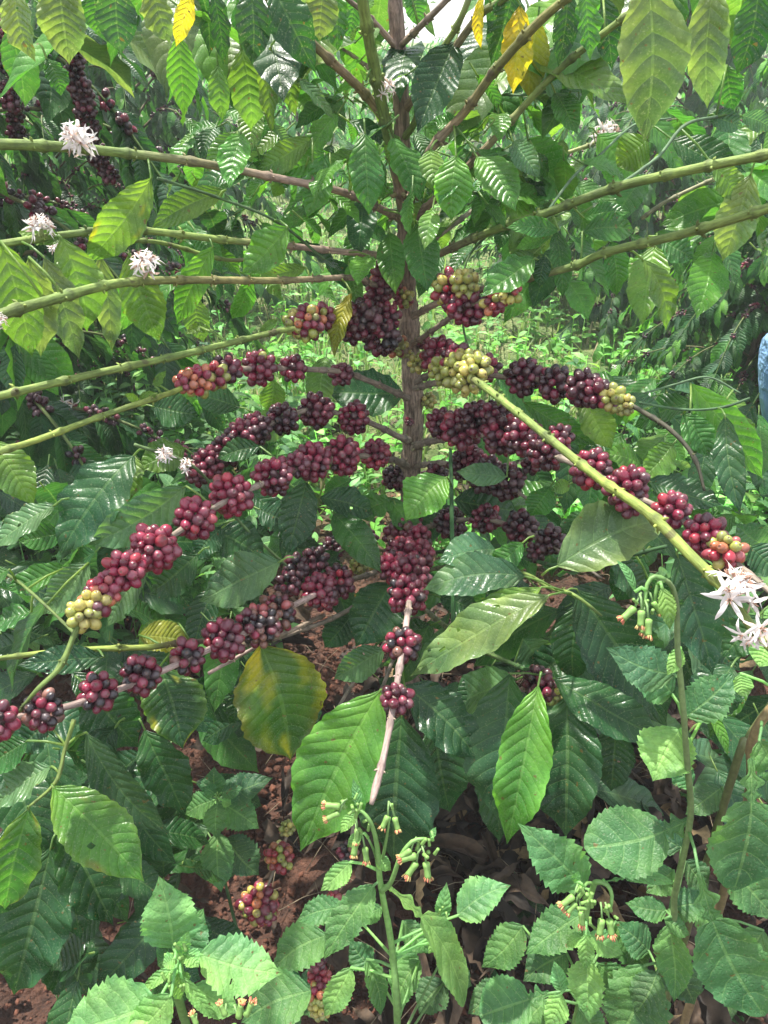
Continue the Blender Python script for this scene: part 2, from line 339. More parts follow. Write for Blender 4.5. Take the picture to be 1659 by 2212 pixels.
def cluster(mb, c, R, tan, mix, lo=False, frac=1., rb=None, squash=.92):
    pal = MIX[mix]; rb = rb or R*.285; N = int(max(6, 4*((R-rb)/rb)**2*.92*frac)); tan = nrm(tan)
    i = np.arange(N)+.5; phi = np.arccos(1-2*i/N); th = pi*(1+5**.5)*i+rng.uniform(0, 6.28)
    D = np.stack([np.cos(th)*np.sin(phi), np.sin(th)*np.sin(phi), np.cos(phi)], 1); Q, _ = np.linalg.qr(rng.normal(size=(3, 3))); D = D @ Q
    X = D*(R-rb)*rng.uniform(.84, 1.08, (N, 1)); rs = rb*rng.uniform(.80, 1.16, N)
    for _ in range(7):
        df = X[:, None]-X[None]; di = np.linalg.norm(df, axis=2)+np.eye(N); mn = (rs[:, None]+rs[None])*.93
        ov = np.clip(mn-di, 0, None)*(1-np.eye(N)); X = X+(df/di[..., None]*ov[..., None]).sum(1)*.35
        X *= np.minimum(1, (R*1.05-rb)/np.linalg.norm(X, axis=1))[:, None]
    X = X-np.outer(X @ tan, tan)*(1-squash)
    gdir = nrm(rng.normal(size=3))
    for k in range(N):
        col = BC[pal[rng.integers(len(pal))]]*rng.uniform(.75, 1.3)
        el = rng.uniform(1.05, 1.32); rr = rs[k]
        if pal[0] == 'b' or (col.max() < .03): rr *= .88
        berry(mb, c+X[k], rr, X[k]+rng.normal(size=3)*R*.14, col, lo, el)
def flower(mb, c, R, n, r=rng, tint=(.78, .72, .70)):
    for k in range(n):
        ax = nrm(r.normal(size=3)+Z*.5-FW*.5); b = c+ax*R*.15; top = c+ax*R*.6
        O, rr, cc = spline([b, (b+top)/2, top], [R*.045]*3, [tint]*3, R*.3); tube(mb, O, rr, cc, 5)
        e1 = nrm(np.cross(ax, r.normal(size=3))); e2 = np.cross(ax, e1); m = 6; t0 = r.uniform(0, 6)
        for q in range(m):
            an = t0+q*2*pi/m+r.normal()*.12; d = cos(an)*e1+sin(an)*e2; l = R*r.uniform(.55, .95)
            tip = top+d*l+ax*l*r.uniform(-.35, .3)
            leaf(mb, top, tip, R*.15, ax, 'p', np.array(tint)*r.uniform(.9, 1.1)*(1 if r.random() < .85 else np.array([1, .8, .68])), bow=r.uniform(-.15, .3), fold=-.35, wave=.1, nu=3, nv=7)
            st = top+(d*.35+ax)*R*.22*r.uniform(.7, 1.4); tube(mb, [top, (top+st)/2, st], [R*.018]*3, (.50, .30, .22), 4)
# ================================================================ THE SETTING
def ground():
    nx = 150; xs = np.sign(np.linspace(-1, 1, nx))*np.abs(np.linspace(-1, 1, nx))**3.2*160
    ys = np.concatenate([np.linspace(-8, -.5, 12), np.linspace(-.45, 6, 130), 6+np.linspace(0.02, 1, 60)**3*300])
    xs = np.concatenate([np.linspace(-160, -4, 14)**1, np.linspace(-3.9, 3.9, 150), np.linspace(4, 160, 14)])
    X, Y = np.meshgrid(xs, ys)
    H = .025*np.sin(X*3.1+Y*1.3)+.018*np.sin(X*7.3-Y*5.1)+.012*np.sin(X*13+Y*17)+.006*rng.normal(size=X.shape)*(np.abs(X) < 4)*(Y < 6)
    H += np.clip(Y-30, 0, 200)*.022
    H = H-.05
    i, j = np.meshgrid(np.arange(len(ys)-1), np.arange(len(xs)-1), indexing='ij'); nx = len(xs)
    q = np.stack([i*nx+j, i*nx+j+1, (i+1)*nx+j+1, (i+1)*nx+j], -1).reshape(-1, 4)
    mb = MB(); mb.add(np.stack([X, Y, H], 2).reshape(-1, 3), [q], (.2, .1, .06)); o = mb.build('ground', M_SOIL, origin=(0, 0, 0))
    obj_tag(o, kind='structure')
ground()
def clods():
    mb = MB(); V0 = np.array([[sin(t)*cos(p), sin(t)*sin(p), cos(t)] for t in (.5, 1.25, 2.0) for p in np.arange(6)*pi/3]+[[0, 0, 1], [0, 0, -1]])
    k = np.arange(6); k2 = (k+1) % 6; q = np.vstack([np.stack([i*6+k2, i*6+k, (i+1)*6+k, (i+1)*6+k2], 1) for i in range(2)]); t = np.vstack([np.stack([k, k2, 0*k+18], 1), np.stack([12+k2, 12+k, 0*k+19], 1)])
    for k_ in range(9500):
        x = rng.uniform(-1.4, 1.5) if k_ < 3500 else rng.normal(-.25, .35); y = rng.uniform(.35, 2.7) if k_ < 3500 else rng.uniform(.5, 1.8); s = .0018+.0095*rng.random()**4
        v = V0*(1+.3*rng.normal(size=(20, 1)))*s*np.array([1, 1, .8])+[x, y, -.035+.025*math.sin(x*3.1+y*1.3)]
        mb.add(v, [q, t], np.array([.10, .038, .022])*rng.uniform(.6, 1.5))
    obj_tag(mb.build('soil_clods', M_CLOD, origin=(0, 1.3, 0)), 'crumbly red brown clods of soil lying under the coffee tree', 'soil', kind='stuff')
clods()
def litter():
    mb = MB()
    for _ in range(1200):
        if rng.random() < .68: x, y = rng.normal(.38, .28), rng.normal(1.0, .28)
        else: x, y = rng.uniform(-1.6, 1.8), rng.uniform(.45, 3.0)
        a = rng.uniform(0, 6.28); l = rng.uniform(.05, .15); B = np.array([x, y, rng.uniform(-.03, .03)]); T = B+[cos(a)*l, sin(a)*l, rng.uniform(-.02, .05)]
        c = np.array([.060, .038, .024])*rng.uniform(.2, 1.3) if rng.random() < .94 else np.array([.30, .20, .10]); l *= .62  # leaf brown darkened so its colour holds the deep ground shade
        leaf(mb, B, T, l*rng.uniform(.25, .5), Z+rng.normal(size=3)*.4, 'c', c, bow=rng.uniform(-.15, .45), fold=rng.uniform(-.3, 1.25), wave=.30, side=rng.uniform(-.15, .15), nu=7, nv=11)
    for _ in range(420):
        x, y = rng.normal(.35, .45), rng.normal(1.05, .4); a = rng.uniform(0, 6.28); l = rng.uniform(.04, .14); p = np.array([x, y, .02]); d = np.array([cos(a)*l, sin(a)*l, rng.uniform(-.02, .04)])
        tube(mb, [p, p+d*.5+[0, 0, .01], p+d], [.0009, .0008, .0005], (.26, .20, .13), 4)
    obj_tag(mb.build('leaf_litter', M_DRY, origin=(0, 1, 0)), 'dry curled brown leaves, darkened for shade, and straw littering the soil', 'leaf litter', kind='stuff')
litter()
def grasses():
    mb = MB()
    for _ in range(15000):
        y = 2.3+rng.random()**1.4*10; x = rng.uniform(-.62, .75)*y
        if y < 3.2 and abs(x) < .3 and rng.random() < .5: continue
        h = rng.uniform(.04, .22)*(.7+.06*y); a = rng.uniform(0, 6.28); d = np.array([cos(a), sin(a), 0]); c = np.array([.20, .31, .07])*rng.uniform(.6, 1.5) if rng.random() < .88 else np.array([.48, .41, .24])
        b = np.array([x, y, -.05]); s = np.cross(d, Z)*rng.uniform(.002, .006)*(1+.12*y)
        p1 = b+Z*h*.6+d*h*.15; p2 = b+Z*h*.85+d*h*.6
        mb.add([b-s, b+s, p1+s*.8, p1-s*.8, p2], [np.array([[0, 1, 2, 3]]), np.array([[3, 2, 4]])], c)
    obj_tag(mb.build('grass', M_GRASS, origin=(0, 5, 0), smooth=False), 'bright sunlit grass and dry straw between the coffee rows', 'grass', kind='stuff')
    mb = MB()
    for _ in range(2300):
        y = 1.9+rng.random()**1.3*7; x = rng.uniform(-.65, .7)*y
        h = rng.uniform(.05, .30); b = np.array([x, y, -.04]); t = b+Z*h+rng.normal(size=3)*.03; lc = (LC['G'] if rng.random() < .6 else LC['W'])*rng.uniform(.9, 2.2)
        tube(mb, [b, (b+t)/2, t], [.0022, .002, .001], lc*.9, 4)
        for k in range(rng.integers(4, 9)):
            f = rng.uniform(.3, 1); q = b+(t-b)*f; a = rng.uniform(0, 6.28); l = rng.uniform(.025, .075); e = q+np.array([cos(a)*l, sin(a)*l, rng.uniform(-.3, .5)*l])
            leaf(mb, q, e, l*.5, Z+rng.normal(size=3)*.25, 'n', lc, nu=3, nv=6)
    for _ in range(900):
        if rng.random() < .6: x, y = rng.uniform(-1.7, -.3), rng.uniform(1.45, 2.9)
        else: x, y = rng.uniform(.7, 2.2), rng.uniform(1.5, 3.0)
        h = rng.uniform(.08, .38); b = np.array([x, y, -.04]); t = b+Z*h+rng.normal(size=3)*.05; lc = (LC['w'] if rng.random() < .6 else LC['W'])*rng.uniform(.6, 1.4)
        tube(mb, [b, (b+t)/2, t], [.0024, .002, .001], lc*.9, 4)
        for k in range(rng.integers(5, 10)):
            f = rng.uniform(.3, 1); q = b+(t-b)*f; a = rng.uniform(0, 6.28); l = rng.uniform(.04, .10); e = q+np.array([cos(a)*l, sin(a)*l, rng.uniform(-.5, .4)*l])
            leaf(mb, q, e, l*.42, Z+rng.normal(size=3)*.25, 'n', lc, bow=.12, nu=3, nv=7)
    obj_tag(mb.build('ground_cover', M_WEED, origin=(0, 4, 0)), 'low leafy green weeds covering the ground behind the tree', 'weeds', kind='stuff')
grasses()
# ---------------------------------------------------------------- background coffee bushes
def bush_proto(seed, H=2.3, Rr=.95, nb=44, dens=1., berries=.3, lit_gain=1., nu=5, nv=9, lean=0):  # leaf colour multiplier; paints the far bushes' sunlit brightness into the green
    r = np.random.default_rng(seed); tm, bm, lm, cm, fm = MB(), MB(), MB(), MB(), MB()
    O, rad, c = spline([[0, 0, -.08], [.02, .01, H*.4], [-.02, .03, H*.75], [.03, 0, H]], [.026, .021, .015, .006], [(.15, .11, .08)]*4, .04); tube(tm, O, rad, c, 8, .1)
    for k in range(nb):
        z0 = H*(.10+.88*(k+.5)/nb); a = k*2.39996+r.normal()*.2; d = np.array([cos(a), sin(a), 0]); ln = Rr*(1.05-.55*(z0/H)**2)*r.uniform(.75, 1.15)
        b = np.array([0, 0, z0]); q_ = .22-.30*max(0, 1-z0/H*2.2); pts = [b, b+d*ln*.35+Z*ln*q_, b+d*ln*.72+Z*ln*(q_-.10), b+d*ln+Z*max(-z0+.06, ln*(q_-.44))]
        O, rad, c = spline(pts, [.008, .006, .004, .0015], [(.14, .11, .06), (.12, .12, .05), (.10, .16, .04), (.09, .2, .04)], .03); tube(bm, O, rad, c, 5)
        n = len(O); st = .055/dens; s = ln*.18
        sl = np.concatenate([[0], np.cumsum(np.linalg.norm(np.diff(O, axis=0), axis=1))])
        while s < sl[-1]:
            i = min(n-2, int(np.searchsorted(sl, s))); p = O[i]; t = nrm(O[i+1]-O[i]); sd_ = nrm(np.cross(t, Z))
            for sg in (-1, 1):
                if r.random() < .88:
                    l = r.uniform(.11, .21)*(1.15-.35*s/sl[-1]); dr = nrm(sd_*sg*r.uniform(.25, .8)+t*r.uniform(.1, .5)-Z*r.uniform(.6, 1.5)+d*.2)
                    col = (LC['D'] if r.random() < .55 else LC['B'] if r.random() < .5 else LC['M'])*r.uniform(.7, 1.3)*lit_gain
                    if s > sl[-1]*.85 and r.random() < .6: col = LC['G']*r.uniform(.9, 1.3)*lit_gain
                    leaf(lm, p+dr*.01, p+dr*l, l*r.uniform(.36, .46), d*.9+Z*.5+r.normal(size=3)*.3, 'c', col, bow=r.uniform(.03, .16), fold=r.uniform(.1, .35), wave=.07, nu=nu, nv=nv, r=r)
            if r.random() < berries and s < sl[-1]*.75 and z0 < H*.85:
                for _ in range(1):
                    Rc = r.uniform(.02, .028)
                    for q in range(9):
                        dd = nrm(r.normal(size=3)); berry(cm, p+dd*Rc*.72, Rc*.36, dd, BC['dwdkdR'[r.integers(6)]]*r.uniform(.7, 1.2), True)
            if r.random() < .008: flower(fm, p+Z*.015, .03, 3, r)
            s += st*r.uniform(.8, 1.2)
    return tm, bm, lm, cm, fm
def plant_bush(pm, loc, rz, sc, label, name='coffee_bush', group='coffee bushes standing in the rows behind the main tree'):
    e = empty(name, loc, label, 'coffee bush', group, rz, sc)
    for nm, mt, mb in zip(('trunk', 'branches', 'crown', 'berries', 'flowers'), (M_BARK, M_TWIG, M_BUSH, M_BERRY, M_PETAL), pm):
        if mb.n: mb.build(nm, mt, e, local=True)
    return e
def copy_thing(e, loc, rz, sc, label):
    c = e.copy(); scn.collection.objects.link(c); c.location = loc; c.rotation_euler = (0, 0, rz); c.scale = (sc,)*3; c['label'] = label
    for ch in e.children:
        k = ch.copy(); scn.collection.objects.link(k); k.parent = c
    return c
pA = plant_bush(bush_proto(11, 2.45, 1.02, 60, 1.15, .6, 1.15), (-1.36, 2.1, 0), .4, 1, 'tall dark coffee bush with hanging purple berry strings at the upper left edge')
pB = plant_bush(bush_proto(12, 1.75, 1.05, 54, 1.1, .3, 1.25), (2.05, 3.1, 0), 1.1, .95, 'dark glossy coffee bush on the right beside the crouching person')
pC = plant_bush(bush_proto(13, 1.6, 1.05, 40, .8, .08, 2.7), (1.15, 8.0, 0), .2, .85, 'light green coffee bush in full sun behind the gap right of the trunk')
BL = [(pA, -2.35, 3.4, 1.9, .96, 'dark coffee bush directly behind the berry hung bush on the left'),
      (pB, -1.35, 4.6, 2.5, .88, 'low coffee bush left of the sunny grass strip, third in the left row'),
      (pB, -2.3, 6.3, .5, 1.1, 'coffee bush far down the left row behind the white flowers'),
      (pB, 2.75, 4.5, 3.9, 1.0, 'second dark coffee bush in the right row, behind the person'),
      (pA, 2.2, 6.2, 4.5, .95, 'coffee bush third down the right row past the sunlit grass'),
      (pC, -.9, 8.9, 1.5, 1.0, 'light green coffee bush at the far end of the grass strip left of the trunk'),
      (pC, 3.3, 8.6, 2.2, 1.05, 'sunlit pale coffee bush far right under the hanging leaf'),
      (pC, -3.2, 9.2, 3.0, 1.1, 'pale green coffee bush far left behind the dark row'),
      (pC, .2, 11.5, 4.0, 1.15, 'distant coffee bush seen just behind the upper trunk'),
      (pC, 2.3, 11.8, 5.0, 1.1, 'distant coffee bush below the tan tree'),
      (pC, 4.6, 12.2, .9, 1.15, 'distant coffee bush at the far right skyline'),
      (pC, -2.0, 12.4, 2.9, 1.2, 'distant coffee bush at the skyline between left row and trunk'),
      (pC, -4.6, 12.8, 1.2, 1.2, 'distant coffee bush at the far left skyline'),
      (pC, 1.2, 15.5, 5.6, 1.25, 'farthest coffee bush right of the upper trunk'),
      (pC, 3.7, 16.0, 3.3, 1.25, 'farthest coffee bush toward the right'),
      (pC, -1.2, 16.2, 4.4, 1.3, 'farthest coffee bush left of the upper trunk'),
      (pC, 6.6, 15.8, 2.0, 1.25, 'farthest coffee bush at the right edge'),
      (pC, -3.9, 16.5, .2, 1.3, 'farthest coffee bush toward the left')]
BL += [(pB, 1.42, 2.75, 3.0, .55, 'low dark coffee bush beside the crouching person, nearest in the right row'),
       (pA, -1.25, 3.1, 1.2, .5, 'low dark coffee bush behind the lowest bare branches on the left'),
       (pB, .95, 5.0, 1.9, .5, 'small dark coffee bush in the grass right of the upper trunk'),
(pB, 1.35, 4.3, 5.2, .62, 'low glossy coffee bush between the right row and the sunlit grass'),
       (pA, -2.9, 4.6, 3.3, .9, 'dark coffee bush deep in the left row behind the hanging leaves'),
       (pB, 3.2, 3.2, 2.7, .95, 'coffee bush outermost on the right, beyond the person'),
       (pC, -.1, 7.2, 2.0, .6, 'small light green coffee bush in the middle of the grass strip')]
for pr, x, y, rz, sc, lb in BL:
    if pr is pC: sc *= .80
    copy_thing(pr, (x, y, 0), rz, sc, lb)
def strings():
    rz = .4; R0 = np.array([[cos(rz), sin(rz), 0], [-sin(rz), cos(rz), 0], [0, 0, 1]]); o0 = np.array([-1.36, 2.1, 0])
    for pts in ([(0,85,1.5),(18,150,1.52),(25,220,1.55),(35,290,1.6)], [(155,115,1.5),(172,190,1.53),(188,240,1.56),(200,300,1.6),(232,375,1.65)], [(330,70,1.6),(343,110,1.62),(348,150,1.64)], [(520,170,2.0),(545,200,2.0)]):
        O, _, c = spline([P(*p) for p in pts], None, None, .036); mb = MB(); tm = MB()
        for q in O[::1]: cluster(mb, q+rng.normal(size=3)*.003, rng.uniform(.019, .025), nrm(O[-1]-O[0]), 'D', True)
        tube(tm, O, .003, (.12, .10, .06), 6)
        for m_ in (mb, tm): m_.V = [(v-o0) @ R0.T for v in m_.V]
        b = tm.build('branch', M_TWIG, pA, local=True); b['label'] = 'drooping twig strung with dark purple berries'
        k = mb.build('berry_string', M_BERRY, b, local=True)
strings()
def far_tree(x, y, H, Rr, col, label, seed, n=2600, zc=.62, base=0.):
    r = np.random.default_rng(seed); e = empty('tree', (x, y, base), label, 'tree', 'tall trees beyond the coffee field')
    tm, cm = MB(), MB(); O, rad, c = spline([[0, 0, -.3], [.1, 0, H*.5], [-.1, .1, H*.95]], [.22, .15, .03], [(.2, .16, .12)]*3, .3); tube(tm, O, rad, c, 8, .1)
    cl = [np.array([r.normal()*Rr*.45, r.normal()*Rr*.45, H*(zc+.2*r.normal())]) for _ in range(26)]
    for q in cl[:16]: tube(tm, [[0, 0, q[2]*.6], [q[0]*.4, q[1]*.4, q[2]*.8], q], [.07, .05, .015], (.2, .16, .12), 5)
    for _ in range(n):
        q = cl[r.integers(26)]+r.normal(size=3)*Rr*.17; l = r.uniform(.08, .2); d = nrm(r.normal(size=3))*l
        leaf(cm, q, q+d, l*.5, r.normal(size=3), 'n', np.array(col)*r.uniform(.55, 1.5), nu=3, nv=4, r=r)
    tm.build('trunk', M_BARK, e, local=True); cm.build('crown', M_BUSH, e, local=True)
far_tree(5.2, 19, 4.6, 1.7, (.30, .25, .14), 'tall tree with tan yellowish crown on the skyline right of the trunk', 31)
far_tree(-7, 22, 5.2, 2.8, (.06, .14, .05), 'rounded dark green tree far off at the upper left', 32)
far_tree(9.8, 24, 4.4, 2.4, (.07, .15, .06), 'bushy green tree far off at the right skyline', 33)
far_tree(-1.5, 25, 4.3, 2.3, (.08, .17, .06), 'green tree far off straight behind the trunk', 34)
# ================================================================ THE MAIN COFFEE TREE
root = PT(885, 1500); root[2] = 0.
tree = empty('coffee_tree', tuple(root), 'main coffee tree in the centre, its drooping branches loaded with dark red berries', 'coffee tree')
BR1 = (.26, .205, .165); BR2 = (.27, .20, .165); GR = (.12, .19, .045); GR2 = (.17, .25, .06); GY = (.24, .20, .17); YG = (.21, .28, .055); DK = (.05, .05, .03); PL = (.33, .25, .24)
tr = MB()
tp = [root+[0, 0, -.06], PT(884, 1350), PT(884, 1150), PT(888, 1000), PT(893, 900), PT(888, 780), PT(880, 620), PT(874, 450), PT(868, 280), PT(862, 130), PT(853, 0), PT(848, -120), PT(846, -240)]
O, r_, c_ = spline(tp, [.026, .023, .0205, .0195, .0185, .0175, .0155, .0135, .0125, .0115, .0105, .0085, .005], [BR1]*6+[BR2]*7, .006)
s = np.arange(len(O)); r_ = r_*(1+.05*np.sin(s*.35)+.10*np.exp(-((s % 22)-11)**2/5.)); tube(tr, O, r_, c_, 14, .12)
for k in range(70):          # peeling fibres and bark ridges
    i = rng.integers(20, int(len(O)*.75)); a = rng.uniform(0, 6.28); d = np.array([cos(a), sin(a), 0]); p = O[i]+d*r_[i]*1.0; l = rng.uniform(.01, .05)
    tube(tr, [p-Z*l*.5, p+d*.0012, p+Z*l*.5], [.0008, .0015, .0006], np.array(BR1)*rng.uniform(.5, 1.4), 4)
trunk = tr.build('trunk', M_BARK, tree)
TR = O
